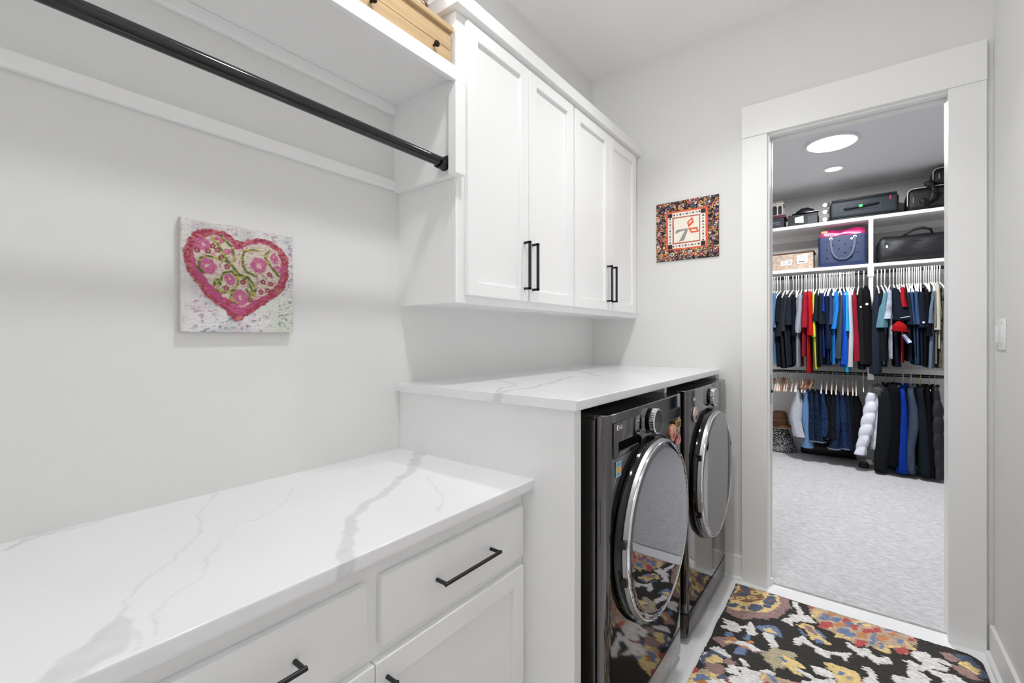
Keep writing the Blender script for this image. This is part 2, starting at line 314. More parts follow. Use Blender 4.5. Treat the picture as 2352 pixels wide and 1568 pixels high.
JEANS = [
    ('white jeans folded over a wooden hanger, first of the trousers from the left', (214, 218, 230), 895, [(911, 790, 16), (903, 623, 36), (887, 456, 52), (907, 339, 44), (927, 266, 40)], 'white'),
    ('light blue jeans with a flared hem', (118, 158, 204), 977, [(986, 757, 16), (978, 559, 32), (986, 419, 39), (998, 280, 27), (998, 159, 39)], 'light'),
    ('dark indigo jeans right of the light blue pair', (28, 46, 76), 1025, [(1029, 774, 20), (1029, 564, 31), (1029, 378, 31), (1045, 231, 35)], 'hem'),
    ('dark jeans with frayed pale knee, second after the light blue pair', (26, 42, 66), 1072, [(1076, 778, 19), (1076, 569, 30), (1091, 385, 31), (1114, 231, 34)], 'hem'),
    ('mid blue jeans with pale frayed loops', (32, 58, 98), 1119, [(1125, 735, 19), (1137, 621, 30), (1156, 462, 34), (1148, 300, 30)], 'plain'),
    ('black jeans in the middle of the lower rod', (16, 18, 26), 1165, [(1171, 752, 19), (1186, 579, 30), (1190, 397, 33), (1197, 288, 33)], 'plain'),
    ('washed black jeans left of a cuffed pair', (24, 28, 36), 1207, [(1212, 764, 18), (1219, 583, 26), (1223, 401, 30), (1227, 288, 29)], 'plain'),
    ('dark blue jeans with a wide pale cuff low down', (30, 50, 82), 1249, [(1253, 740, 18), (1256, 541, 29), (1249, 313, 29), (1227, 174, 44)], 'hem'),
    ('indigo jeans with scattered worn patches', (30, 54, 92), 1297, [(1300, 762, 18), (1307, 546, 33), (1315, 322, 28), (1329, 189, 36)], 'hem'),
    ('dark navy jeans near the white puffer coat', (22, 36, 60), 1338, [(1340, 747, 18), (1351, 551, 28), (1358, 328, 25), (1372, 187, 32)], 'plain'),
    ('near black jeans left of the white puffer coat', (14, 18, 28), 1375, [(1376, 749, 17), (1386, 554, 29), (1390, 332, 28), (1393, 181, 29)], 'plain'),
    ('black trousers partly hidden by the white puffer coat', (10, 12, 16), 1407, [(1407, 770, 18), (1422, 558, 31), (1429, 337, 31), (1436, 205, 31)], 'plain'),
]
COATS = [
    ('white quilted puffer coat with a grey fur hood', (222, 226, 236), 1570, [(1530, 789, 34), (1524, 626, 56), (1490, 429, 54), (1463, 296, 44), (1439, 175, 44)], [(1565, 772, 34), (1572, 535, 47), (1545, 229, 27)], 'puffer'),
    ('dark green black coat beside the white puffer', (26, 32, 34), 1645, [(1629, 839, 46), (1642, 637, 65), (1636, 383, 71), (1610, 168, 58), (1597, 30, 45)], [(1625, 798, 33), (1645, 543, 52), (1632, 50, 59)], 'coat'),
    ('black coat between the dark green coat and the royal blue jacket', (10, 11, 15), 1712, [(1694, 873, 45), (1713, 644, 45), (1707, 351, 44), (1688, 97, 38)], [(1710, 804, 39), (1710, 550, 45), (1704, 62, 45)], 'coat'),
    ('royal blue fleece jacket hanging low among the coats', (16, 62, 176), 1778, [(1764, 836, 19), (1773, 650, 31), (1767, 359, 40), (1758, 50, 43)], [(1768, 809, 25), (1774, 557, 38), (1743, 23, 44)], 'coat'),
    ('slate grey jacket with a long creased sleeve', (76, 90, 112), 1837, [(1823, 828, 21), (1844, 657, 34), (1844, 493, 40), (1814, 283, 37), (1823, 58, 28)], [(1831, 855, 28), (1825, 563, 43), (1831, 106, 31)], 'coat'),
    ('charcoal jacket on a yellow hanger', (26, 33, 44), 1907, [(1890, 857, 21), (1902, 662, 33), (1917, 380, 45), (1926, 49, 51)], [(1893, 838, 27), (1905, 571, 40), (1930, 61, 48)], 'coat'),
    ('thin black coat left of the black puffer', (8, 9, 12), 1970, [(1944, 869, 18), (1947, 667, 21), (1953, 385, 24), (1965, 48, 27)], [(1954, 843, 21), (1960, 577, 27), (1972, 48, 27)], 'coat'),
    ('black quilted puffer coat at the right jamb', (16, 18, 26), 2010, [(1995, 872, 20), (2003, 672, 47), (2003, 392, 50), (2012, 41, 44)], [(2002, 846, 23), (2014, 583, 47), (2019, 41, 47)], 'puffer'),
]
EXTRA_HANGERS = [
    672,
    787,
    879,
    932,
    977,
    1017,
    1092,
    1142,
    1181,
    1211,
    1249,
    1283,
    1342,
    1375,
    1732,
    1749,
    1785,
    1818,
    1847,
    1879,
    1910,
    1948,
    1967,
    1994,
]
TROUSER_HANGERS = [
    (695, 'w'),
    (709, 'w'),
    (723, 'w'),
    (736, 'w'),
    (753, 'b'),
    (770, 'b'),
    (787, 'w'),
    (807, 'w'),
    (854, 'w'),
    (880, 'w'),
    (895, 'j'),
    (944, 'w'),
    (977, 'j'),
    (1119, 'j'),
    (1165, 'j'),
    (1207, 'j'),
    (1249, 'j'),
    (1299, 'j'),
    (1338, 'j'),
    (1377, 'j'),
    (1407, 'j'),
]
# ---------------------------------------------------------------- materials
def lin(c):
    return tuple(((v / 255) / 12.92 if v / 255 <= 0.04045 else ((v / 255 + 0.055) / 1.055) ** 2.4) for v in c)

_mats = {}
def mat(name, rgb, rough=0.5, metal=0.0, bump=0.0, bscale=200.0, var=0.0, vscale=8.0, coat=0.0, stretch=(1, 1, 1), emit=0.0, spec=0.5):
    if name in _mats:
        return _mats[name]
    m = bpy.data.materials.new(name)
    m.use_nodes = True
    nt = m.node_tree
    b = nt.nodes['Principled BSDF']
    col = lin(rgb) + (1,)
    b.inputs['Base Color'].default_value = col
    b.inputs['Roughness'].default_value = rough
    b.inputs['Metallic'].default_value = metal
    b.inputs['Coat Weight'].default_value = coat
    b.inputs['Coat Roughness'].default_value = 0.05
    b.inputs['Specular IOR Level'].default_value = spec
    if emit:
        b.inputs['Emission Color'].default_value = col
        b.inputs['Emission Strength'].default_value = emit
    tc = nt.nodes.new('ShaderNodeTexCoord')
    mp = nt.nodes.new('ShaderNodeMapping')
    mp.inputs['Scale'].default_value = stretch
    nt.links.new(tc.outputs['Object'], mp.inputs['Vector'])
    n = nt.nodes.new('ShaderNodeTexNoise')
    n.inputs['Scale'].default_value = vscale
    n.inputs['Detail'].default_value = 6
    nt.links.new(mp.outputs[0], n.inputs['Vector'])
    if var:
        mx = nt.nodes.new('ShaderNodeMix')
        mx.data_type = 'RGBA'
        mx.inputs[6].default_value = tuple(min(1, v * (1 - var)) for v in col[:3]) + (1,)
        mx.inputs[7].default_value = tuple(min(1, v * (1 + var)) for v in col[:3]) + (1,)
        cr0 = nt.nodes.new('ShaderNodeMapRange')
        cr0.inputs[1].default_value = 0.32
        cr0.inputs[2].default_value = 0.68
        nt.links.new(n.outputs['Fac'], cr0.inputs[0])
        nt.links.new(cr0.outputs[0], mx.inputs[0])
        nt.links.new(mx.outputs[2], b.inputs['Base Color'])
    else:
        rr = nt.nodes.new('ShaderNodeMapRange')
        rr.inputs[3].default_value = rough * 0.92
        rr.inputs[4].default_value = min(1, rough * 1.08)
        nt.links.new(n.outputs['Fac'], rr.inputs[0])
        nt.links.new(rr.outputs[0], b.inputs['Roughness'])
    if bump:
        nb = nt.nodes.new('ShaderNodeTexNoise')
        nb.inputs['Scale'].default_value = bscale
        nb.inputs['Detail'].default_value = 4
        nt.links.new(mp.outputs[0], nb.inputs['Vector'])
        bp = nt.nodes.new('ShaderNodeBump')
        bp.inputs['Strength'].default_value = bump
        bp.inputs['Distance'].default_value = 0.004
        nt.links.new(nb.outputs['Fac'], bp.inputs['Height'])
        nt.links.new(bp.outputs[0], b.inputs['Normal'])
    _mats[name] = m
    return m

def attr_mat(name, rough, bump=0.0, bscale=300.0, stretch=(1, 1, 1), coat=0.0):
    m = mat(name, (200, 200, 200), rough, bump=bump, bscale=bscale, stretch=stretch, coat=coat)
    nt = m.node_tree
    a = nt.nodes.new('ShaderNodeVertexColor')
    a.layer_name = 'Col'
    nt.links.new(a.outputs['Color'], nt.nodes['Principled BSDF'].inputs['Base Color'])
    return m

M_WALL = mat('wall_paint', (229, 229, 228), 0.75, spec=0.12, bump=0.05, bscale=260)
M_CEIL = mat('ceiling_paint', (244, 243, 242), 0.75, bump=0.05, bscale=200)
M_CCEIL = mat('closet_ceiling_paint', (228, 228, 230), 0.5, bump=0.08, bscale=240)
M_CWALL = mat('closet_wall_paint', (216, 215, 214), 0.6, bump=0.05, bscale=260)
M_WHITE = mat('cabinet_white', (242, 242, 242), 0.32)
M_TRIM = mat('trim_white', (241, 241, 240), 0.36)
M_BLACK = mat('black_metal', (16, 16, 17), 0.32, 0.0, spec=0.6)
M_ROD = mat('rod_black', (13, 13, 15), 0.13, 0.0, spec=0.6)
M_FLOOR = mat('floor_tile', (246, 246, 247), 0.2, var=0.04, vscale=3)
M_GRAPH = mat('graphite_steel', (92, 89, 87), 0.2, 1.0)
M_GRAPHF = mat('graphite_front', (112, 110, 110), 0.07, 1.0)
M_GLASSD = mat('tinted_door_glass', (128, 128, 133), 0.025, 1.0)
M_CHROME = mat('chrome', (226, 226, 228), 0.08, 1.0)
M_SILVER = mat('brushed_silver', (176, 176, 178), 0.28, 1.0)
M_BAND = mat('door_band_grey', (168, 168, 170), 0.42, 0.85)
M_BPLAST = mat('black_plastic', (10, 10, 11), 0.3)
M_GASKET = mat('black_gloss', (9, 9, 10), 0.08)
M_DARK = mat('dark_void', (4, 4, 4), 0.9, spec=0.05)
M_PWHITE = mat('white_plastic', (236, 236, 236), 0.35)
M_MAPLE = mat('maple_wood', (198, 170, 130), 0.3, var=0.14, vscale=3, stretch=(14, 1, 14))
M_WOOD = mat('hanger_wood', (178, 124, 84), 0.4, var=0.2, vscale=12, stretch=(1, .2, 1))
M_BRONZE = mat('dark_bronze', (48, 40, 32), 0.4, 0.8)
M_LAMP = mat('lamp_diffuser', (255, 250, 240), 0.5, emit=1.6)
M_CARPET = mat('carpet_pile', (200, 199, 201), 0.95, bump=1.0, bscale=120, var=0.17, vscale=62, stretch=(0.55, 1.5, 1), spec=0.1)

def fabric(rgb, tag=''):
    rgb = tuple(int(q * .80) for q in rgb)
    return mat('fabric_%d_%d_%d%s' % (rgb + (tag,)), rgb, 0.9, bump=0.5, bscale=38, var=0.13, vscale=24, stretch=(1.6, 1.6, .35), spec=0.15)

# ---------------------------------------------------------------- mesh helpers
WL = {}
def obj(name, verts, faces, m, parent=None, smooth=False, bevel=0.0, segs=2, label=None):
    v = np.array(verts, dtype=float).reshape(-1, 3)
    if parent is not None:
        o0 = WL[parent]
    else:
        lo, hi = v.min(0), v.max(0)
        o0 = np.array([(lo[0] + hi[0]) / 2, (lo[1] + hi[1]) / 2, lo[2]])
    me = bpy.data.meshes.new(name)
    me.from_pydata((v - o0).tolist(), [], faces)
    me.materials.append(m)
    if smooth:
        me.polygons.foreach_set('use_smooth', [True] * len(me.polygons))
    me.update()
    o = bpy.data.objects.new(name, me)
    C.objects.link(o)
    if parent is not None:
        o.parent = parent
    else:
        o.location = o0
    WL[o] = o0
    if bevel:
        bv = o.modifiers.new('bevel', 'BEVEL')
        bv.width = bevel
        bv.segments = segs
        bv.limit_method = 'ANGLE'
        bv.angle_limit = math.radians(40)
        if smooth is None:
            pass
    if label:
        o['label'] = label
    return o

def thing(name, label, cat, loc, group=None):
    o = bpy.data.objects.new(name, None)
    C.objects.link(o)
    o.location = loc
    o.empty_display_size = 0.05
    WL[o] = np.array(loc, dtype=float)
    return tag(o, label, cat, group)

def tag(o, label, cat, group=None):
    o['label'] = label
    o['category'] = cat
    if group:
        o['group'] = group
    return o

def struct(o):
    o['kind'] = 'structure'
    return o

class MB:
    def __init__(s):
        s.v, s.f = [], []
    def add(s, v, f):
        k = len(s.v)
        s.v += [tuple(p) for p in v]
        s.f += [tuple(i + k for i in q) for q in f]
        return s
    def box(s, x0, x1, y0, y1, z0, z1):
        v = [(x, y, z) for x in (x0, x1) for y in (y0, y1) for z in (z0, z1)]
        return s.add(v, [(0, 1, 3, 2), (4, 6, 7, 5), (0, 4, 5, 1), (2, 3, 7, 6), (0, 2, 6, 4), (1, 5, 7, 3)])
    def rbox(s, x0, x1, y0, y1, z0, z1, r, seg=3):
        bm = bmesh.new()
        bmesh.ops.create_cube(bm, size=1)
        for q in bm.verts:
            q.co = Vector(((x0 + x1) / 2 + q.co.x * (x1 - x0), (y0 + y1) / 2 + q.co.y * (y1 - y0), (z0 + z1) / 2 + q.co.z * (z1 - z0)))
        bmesh.ops.bevel(bm, geom=bm.edges[:] + bm.verts[:], offset=r, segments=seg, affect='EDGES', profile=0.5)
        bm.verts.index_update()
        s.add([tuple(q.co) for q in bm.verts], [tuple(q.index for q in f.verts) for f in bm.faces])
        bm.free()
        return s
    def rings(s, rings, cap0=True, cap1=True):
        n = len(rings[0])
        v = [p for r in rings for p in r]
        f = []
        for i in range(len(rings) - 1):
            for j in range(n):
                a, b = i * n + j, i * n + (j + 1) % n
                f.append((a, b, b + n, a + n))
        if cap0:
            f.append(tuple(range(n - 1, -1, -1)))
        if cap1:
            f.append(tuple((len(rings) - 1) * n + j for j in range(n)))
        return s.add(v, f)
    def tube(s, pts, r, n=8, caps=True):
        pts = [Vector(p) for p in pts]
        rr = r if isinstance(r, (list, tuple)) else [r] * len(pts)
        rings = []
        u = None
        for i, p in enumerate(pts):
            d = (pts[min(i + 1, len(pts) - 1)] - pts[max(i - 1, 0)]).normalized()
            if u is None:
                u = d.orthogonal().normalized()
            else:
                u = (u - d * u.dot(d)).normalized()
            w = d.cross(u)
            rings.append([tuple(p + (u * math.cos(2 * PI * k / n) + w * math.sin(2 * PI * k / n)) * rr[i]) for k in range(n)])
        return s.rings(rings, caps, caps)
    def lathe(s, prof, c, axis='x', n=48, cap0=True, cap1=True):
        rings = []
        for r, h in prof:
            q = []
            for k in range(n):
                a = 2 * PI * k / n
                p = (h, r * math.cos(a), r * math.sin(a)) if axis == 'x' else ((r * math.cos(a), r * math.sin(a), h) if axis == 'z' else (r * math.cos(a), h, r * math.sin(a)))
                q.append((c[0] + p[0], c[1] + p[1], c[2] + p[2]))
            rings.append(q)
        return s.rings(rings, cap0, cap1)
    def prism(s, poly, lo, hi, axis='x'):
        # extrude a 2-D outline along an axis; poly gives the two other axes in x,y,z order
        def P(h, p):
            return (h, p[0], p[1]) if axis == 'x' else ((p[0], h, p[1]) if axis == 'y' else (p[0], p[1], h))
        return s.rings([[P(lo, p) for p in poly], [P(hi, p) for p in poly]])
    def build(s, name, m, parent=None, smooth=False, bevel=0.0, segs=2, label=None):
        o = obj(name, s.v, s.f, m, parent, smooth, bevel, segs, label)
        bm = bmesh.new()
        bm.from_mesh(o.data)
        bmesh.ops.recalc_face_normals(bm, faces=bm.faces)
        bm.to_mesh(o.data)
        bm.free()
        if smooth == 'auto':
            o.data.polygons.foreach_set('use_smooth', [True] * len(o.data.polygons))
            o.data.set_sharp_from_angle(angle=math.radians(38))
        return o

def box(name, b, m, parent=None, bevel=0.0012, **k):
    return MB().box(*b).build(name, m, parent, bevel=bevel, **k)

def text_mesh(name, body, size, depth, m, parent, at, basis):
    cu = bpy.data.curves.new(name, 'FONT')
    cu.body = body
    cu.size = size
    cu.extrude = depth
    tmp = bpy.data.objects.new(name + '_tmp', cu)
    C.objects.link(tmp)
    dg = bpy.context.evaluated_depsgraph_get()
    me = bpy.data.meshes.new_from_object(tmp.evaluated_get(dg))
    C.objects.unlink(tmp)
    bpy.data.objects.remove(tmp)
    ux, uy, uz = [Vector(q) for q in basis]
    v = [tuple(Vector(at) + ux * p.co.x + uy * p.co.y + uz * p.co.z) for p in me.vertices]
    f = [tuple(p.vertices) for p in me.polygons]
    bpy.data.meshes.remove(me)
    return obj(name, v, f, m, parent)

def set_colors(me, rgb):
    # rgb: (n,3) linear colours per vertex
    at = me.color_attributes.new('Col', 'FLOAT_COLOR', 'POINT')
    buf = np.ones((len(rgb), 4), dtype=np.float32)
    buf[:, :3] = rgb
    at.data.foreach_set('color', buf.ravel())

def grid_faces(nu, nv):
    i = np.arange(nu - 1)[:, None] * nv + np.arange(nv - 1)[None, :]
    q = np.stack([i, i + nv, i + nv + 1, i + 1], -1).reshape(-1, 4)
    return q

def grid_obj(name, P, m, parent=None, flip=False, smooth=True):
    # P: (nu,nv,3) world points
    nu, nv = P.shape[:2]
    v = P.reshape(-1, 3).astype(np.float64)
    q = grid_faces(nu, nv)
    if flip:
        q = q[:, ::-1]
    if parent is not None:
        o0 = WL[parent]
    else:
        lo, hi = v.min(0), v.max(0)
        o0 = np.array([(lo[0] + hi[0]) / 2, (lo[1] + hi[1]) / 2, lo[2]])
    me = bpy.data.meshes.new(name)
    me.vertices.add(len(v))
    me.vertices.foreach_set('co', (v - o0).astype(np.float32).ravel())
    me.loops.add(len(q) * 4)
    me.loops.foreach_set('vertex_index', q.astype(np.int32).ravel())
    me.polygons.add(len(q))
    me.polygons.foreach_set('loop_start', np.arange(0, len(q) * 4, 4, dtype=np.int32))
    me.update(calc_edges=True)
    if smooth:
        me.polygons.foreach_set('use_smooth', [True] * len(q))
    me.materials.append(m)
    o = bpy.data.objects.new(name, me)
    C.objects.link(o)
    if parent is not None:
        o.parent = parent
    else:
        o.location = o0
    WL[o] = o0
    return o

def inside(poly, x, y):
    p = np.array(poly, dtype=float)
    r = np.zeros(x.shape, bool)
    k = (x >= p[:, 0].min()) & (x <= p[:, 0].max()) & (y >= p[:, 1].min()) & (y <= p[:, 1].max())
    if not k.any():
        return r
    xs, ys = x[k], y[k]
    w = np.zeros(xs.shape, bool)
    j = len(p) - 1
    for i in range(len(p)):
        a, b = p[i], p[j]
        c = (a[1] > ys) != (b[1] > ys)
        if a[1] != b[1]:
            w ^= c & (xs < (b[0] - a[0]) * (ys - a[1]) / (b[1] - a[1]) + a[0])
        j = i
    r[k] = w
    return r

def seg_dist(pts, x, y):
    # distance to a polyline and the width there
    best = np.full(x.shape, 1e9)
    wid = np.zeros(x.shape)
    for a, b in zip(pts[:-1], pts[1:]):
        dx, dy = b[0] - a[0], b[1] - a[1]
        L = dx * dx + dy * dy + 1e-9
        t = np.clip(((x - a[0]) * dx + (y - a[1]) * dy) / L, 0, 1)
        d = np.hypot(x - a[0] - t * dx, y - a[1] - t * dy)
        k = d < best
        best = np.where(k, d, best)
        if len(a) > 2:
            wid = np.where(k, a[2] + t * (b[2] - a[2]), wid)
    return best, wid

def vnoise(x, y, s, seed=0):
    # smooth value noise, cell size s
    g = np.random.RandomState(seed).rand(257, 257)
    u, v = x / s, y / s
    i, j = np.floor(u).astype(int), np.floor(v).astype(int)
    a, b = u - i, v - j
    a, b = a * a * (3 - 2 * a), b * b * (3 - 2 * b)
    G = lambda p, q: g[p % 256, q % 256]
    return (G(i, j) * (1 - a) + G(i + 1, j) * a) * (1 - b) + (G(i, j + 1) * (1 - a) + G(i + 1, j + 1) * a) * b

# ================================================================= THE SETTING
struct(box('floor', (-0.1, XR + 0.1, YB, 0.05, -0.05, 0.0), M_FLOOR, bevel=0))
struct(box('floor_closet', (CX0, CX1, 0.05, CYB, -0.05, 0.008), M_CARPET, bevel=0))
struct(box('wall_left', (-0.12, 0, YB, 0.0, 0, CEIL), M_WALL, bevel=0))
struct(box('wall_right', (XR, XR + 0.12, YB, 0.0, 0, CEIL), M_WALL, bevel=0))
struct(box('wall_back', (-0.12, XR + 0.12, YB - 0.12, YB, 0, CEIL), M_WALL, bevel=0))
struct(box('ceiling', (-0.12, XR + 0.12, YB - 0.12, 0.0, CEIL, CEIL + 0.1), M_CEIL, bevel=0))
OX0, OX1, OZ = 1.046, 1.735, 2.408
w = MB()
w.box(CX0 - .12, 0.1, 0, 0.115, 0, CEIL + .1).box(0.1, OX0 - .012, 0, 0.036, 0, CEIL + .1).box(0.1, OX0 - .012, 0.079, 0.115, 0, CEIL + .1)
w.box(OX1 + .012, CX1 + .12, 0, 0.115, 0, CEIL + .1).box(OX0 - .012, OX1 + .012, 0, 0.115, OZ + .012, CEIL + .1)
struct(w.build('wall_far', M_WALL))
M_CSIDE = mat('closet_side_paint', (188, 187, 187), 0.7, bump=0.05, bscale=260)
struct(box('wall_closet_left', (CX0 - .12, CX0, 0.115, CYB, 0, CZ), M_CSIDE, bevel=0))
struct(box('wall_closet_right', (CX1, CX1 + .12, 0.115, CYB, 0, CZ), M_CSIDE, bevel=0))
struct(box('wall_closet_back', (CX0 - .12, CX1 + .12, CYB, CYB + .12, 0, CZ), M_CWALL, bevel=0))
struct(box('ceiling_closet', (CX0 - .12, CX1 + .12, 0.115, CYB + .12, CZ, CZ + .1), M_CCEIL, bevel=0))

# door casing with its split pocket jamb
t = bpy.data.objects.new('trim_1', None)
C.objects.link(t)
t.location = (1.38, -0.01, 0)
WL[t] = np.array((1.38, -0.01, 0.0))
struct(t)
t['label'] = 'wide white flat casing around the closet doorway'
box('head_casing', (0.9157, 1.8507, -0.027, 0, 2.418, 2.587), M_TRIM, t)
box('side_casing', (0.9157, 1.0364, -0.02, 0, 0, 2.418), M_TRIM, t)
box('side_casing', (1.733, 1.8507, -0.02, 0, 0, 2.418), M_TRIM, t)
box('jamb', (OX0 - .012, OX0, 0, 0.036, 0, OZ), M_TRIM, t)
box('jamb', (OX0 - .012, OX0, 0.079, 0.115, 0, OZ), M_TRIM, t)
box('jamb', (OX1, OX1 + .012, 0, 0.115, 0, OZ), M_TRIM, t)
box('head_jamb', (OX0 - .012, OX1 + .012, 0, 0.036, OZ, OZ + .012), M_TRIM, t)
box('head_jamb', (OX0 - .012, OX1 + .012, 0.079, 0.115, OZ, OZ + .012), M_TRIM, t)
box('door_guide', (OX0 - .002, OX0 + .012, 0.03, 0.05, 0, 0.035), M_PWHITE, t)
box('side_casing', (OX0 - .13, OX0 - .01, 0.115, 0.133, 0, 2.418), M_TRIM, t)
box('side_casing', (OX1 + .01, OX1 + .13, 0.115, 0.133, 0, 2.418), M_TRIM, t)
box('head_casing', (OX0 - .13, OX1 + .13, 0.115, 0.135, 2.418, 2.56), M_TRIM, t)
d = box('door_1', (0.34, OX0 - .004, 0.04, 0.075, 0.01, OZ + .004), M_TRIM)
struct(d)
d['label'] = 'white pocket door slid into the wall left of the opening'
box('edge_pull', (OX0 - .0045, OX0 - .001, 0.047, 0.068, 0.97, 1.13), M_BLACK, d)
MB().lathe([(.008, 0), (.009, .006), (.003, .012)], (OX0 - .003, .058, 1.04), 'x', 12).build('privacy_bolt', M_BLACK, d)

def baseboard(name, b, axis, out):
    o = struct(box(name, b, M_TRIM, bevel=0.003))
    x0, x1, y0, y1, z0, z1 = b
    pr = [(0, 0), (0.016, 0), (0.0155, .006), (.0125, .012), (.007, .0155), (0, .017)]
    m = MB()
    if axis == 'y':
        m.prism([(x0 - p[0], p[1]) for p in pr], y0, y1, 'y')
    else:
        m.prism([(y0 - p[0], p[1]) for p in pr], x0, x1, 'x')
    m.build('shoe_molding', M_TRIM, o)
    return o
baseboard('baseboard_right', (XR - .014, XR, YB, -0.02, 0, 0.128), 'y', 1)
baseboard('baseboard_far', (0.0, 0.9157, -0.014, 0, 0, 0.128), 'x', 1)
struct(box('baseboard_closet', (CX0, CX1, CYB - .014, CYB, 0.008, 0.13), M_TRIM))

# ---------------------------------------------------------------- ceiling lights
def area(name, loc, size, power, parent, col=(1, .975, .94), spread=PI):
    l = bpy.data.lights.new(name, 'AREA')
    l.shape = 'DISK'
    l.size = size
    l.energy = power
    l.color = col
    l.spread = spread
    o = bpy.data.objects.new(name, l)
    C.objects.link(o)
    o.parent = parent
    o.location = Vector(loc) - Vector(WL[parent])
    return o

def flush_light(x, y, zc, r, power, label):
    t = thing('flush_light', label, 'ceiling light', (x, y, zc - .045))
    MB().lathe([(r * .99, 0), (r, -.004), (r, -.022), (r * .965, -.026), (r * .95, -.024)], (x, y, zc), 'z', 64).build('rim', M_PWHITE, t, smooth='auto')
    MB().lathe([(r * .95, -.0245), (r * .9, -.030), (r * .6, -.036), (r * .2, -.038), (.001, -.038)], (x, y, zc), 'z', 64, True, False).build('diffuser', M_LAMP, t, smooth=True)
    area('lamp', (x, y, zc - .042), r * 1.8, power, t, (1, .99, .98) if y < 0 else (.97, .985, 1))

def can_light(x, y, zc, r, power, label, col, spread=PI):
    t = thing('recessed_light', label, 'ceiling light', (x, y, zc - .01))
    MB().lathe([(r, -.002), (r * 1.3, -.001), (r * 1.32, -.005), (r * 1.05, -.008), (r, -.006)], (x, y, zc), 'z', 48, False, False).build('trim_ring', M_PWHITE, t, smooth='auto')
    MB().lathe([(r, -.004), (r * .6, -.0065), (.001, -.007)], (x, y, zc), 'z', 48, False, False).build('diffuser', M_LAMP, t, smooth=True)
    area('lamp', (x, y, zc - .0095), r * 1.9, power, t, col, spread)

flush_light(1.245, 1.94, CZ, 0.185, P_CLOSET, 'large round flush ceiling light glowing in the closet')
can_light(1.232, 2.72, CZ, 0.072, P_CLOSET_CAN, 'small round recessed light behind the large closet light', (.97, .985, 1))
can_light(0.93, -1.93, CEIL, 0.075, P_CAN, 'recessed ceiling light in front of the hanging shelf', (.99, .995, 1))
can_light(0.93, -0.78, CEIL, 0.075, P_CAN2, 'recessed ceiling light above the rug by the doorway', (.99, .995, 1), math.radians(105))
t = thing('fill_globe', 'unseen fill globe added above the hanging shelf at the back of the room', 'fill light', (.09, -3.2, 2.6))  # added lamp, placed out of view to brighten the walls and ceiling
MB().lathe([(.055, 0), (.055, .012), (.012, .018)], (0, -3.2, 2.7), 'x', 28).build('wall_plate', M_PWHITE, t, smooth='auto')
MB().tube([(.015, -3.2, 2.7), (.07, -3.2, 2.7)], .011, 12).build('arm', M_PWHITE, t, smooth='auto')
MB().lathe([(.075 * math.sin(a), .075 * math.cos(a)) for a in np.linspace(.005, PI - .005, 20)], (.15, -3.2, 2.7), 'z', 32, True, True).build('globe', mat('fill_glow', (252, 253, 255), .3, emit=P_FILL / (4 * PI * PI * .075 ** 2)), t, smooth=True)
# ================================================================= COUNTERS AND BASE CABINETS
def vein_color(veins, x, y, seed):
    xm, ym = x * 1000, y * 1000
    wx = xm + (vnoise(xm + 900, ym + 9000, 60, seed) - .5) * 26 + (vnoise(xm + 900, ym + 9000, 14, seed + 1) - .5) * 9
    wy = ym + (vnoise(xm + 900, ym + 9000, 60, seed + 2) - .5) * 26 + (vnoise(xm + 900, ym + 9000, 14, seed + 3) - .5) * 9
    base = np.array(lin((236, 236, 237)))
    dark = np.array(lin((214, 214, 217)))
    a = np.zeros(x.shape)
    for vv in veins:
        d, wd = seg_dist(vv, wx, wy)
        hw = wd * .5 * (.7 + .6 * vnoise(xm + 900, ym + 9000, 25, seed + 4))
        s = np.clip((hw + 2.2 - d) / (2.5 + hw * .18), 0, 1)
        st = np.where(wd > 9, .62 + .38 * vnoise(xm + 900, ym + 9000, 18, seed + 5), .55)
        a = np.maximum(a, s * st)
    cl = (vnoise(xm + 900, ym + 9000, 180, seed + 6) - .5) * .05
    return (base * (1 + cl[..., None])) * (1 - a[..., None]) + dark * a[..., None]

M_QUARTZ = attr_mat('white_quartz', 0.13)
def slab(name, label, X1, Y0, Y1, ztop, th, veins, step, seed, leftedge=False):
    t = thing(name, label, 'countertop', (X1 / 2, (Y0 + Y1) / 2, ztop - th))
    xs = np.linspace(0, X1 - .002, int(X1 / step))
    prof = [(x, ztop) for x in xs] + [(X1 - .0006, ztop - .0006), (X1, ztop - .002)] + [(X1, ztop - z) for z in np.linspace(.006, th - .002, 6)] + [(X1 - .001, ztop - th)]
    # skirted profile: top, front edge; the underside is a plain board
    ys = np.linspace(Y0, Y1, int((Y1 - Y0) / step))
    pr = np.array(prof)
    P = np.zeros((len(pr), len(ys), 3))
    P[..., 0] = pr[:, 0][:, None]
    P[..., 2] = pr[:, 1][:, None]
    P[..., 1] = ys[None]
    o = grid_obj('slab_top', P, M_QUARTZ, t, smooth=False)
    sx = P[..., 0] + (ztop - P[..., 2])
    set_colors(o.data, vein_color(veins, sx, P[..., 1], seed).reshape(-1, 3))
    zs = np.linspace(0, th, 9)
    for yy, nm in ((Y0, -1), (Y1, 1)):
        Q = np.zeros((len(xs), len(zs), 3))
        Q[..., 0] = np.linspace(0, X1, len(xs))[:, None]
        Q[..., 1] = yy
        Q[..., 2] = ztop - zs[None]
        e = grid_obj('slab_edge', Q, M_QUARTZ, t, flip=nm > 0, smooth=False)
        set_colors(e.data, vein_color(veins, Q[..., 0], Q[..., 1] + (ztop - Q[..., 2]) * (-nm), seed).reshape(-1, 3))
    b = box('slab_underside', (0, X1 - .001, Y0 + .0005, Y1 - .0005, ztop - th, ztop - .004), M_QUARTZ, t, bevel=0)
    set_colors(b.data, np.tile(np.array(lin((236, 236, 237))), (8, 1)))
    return t
YP = -1.6164
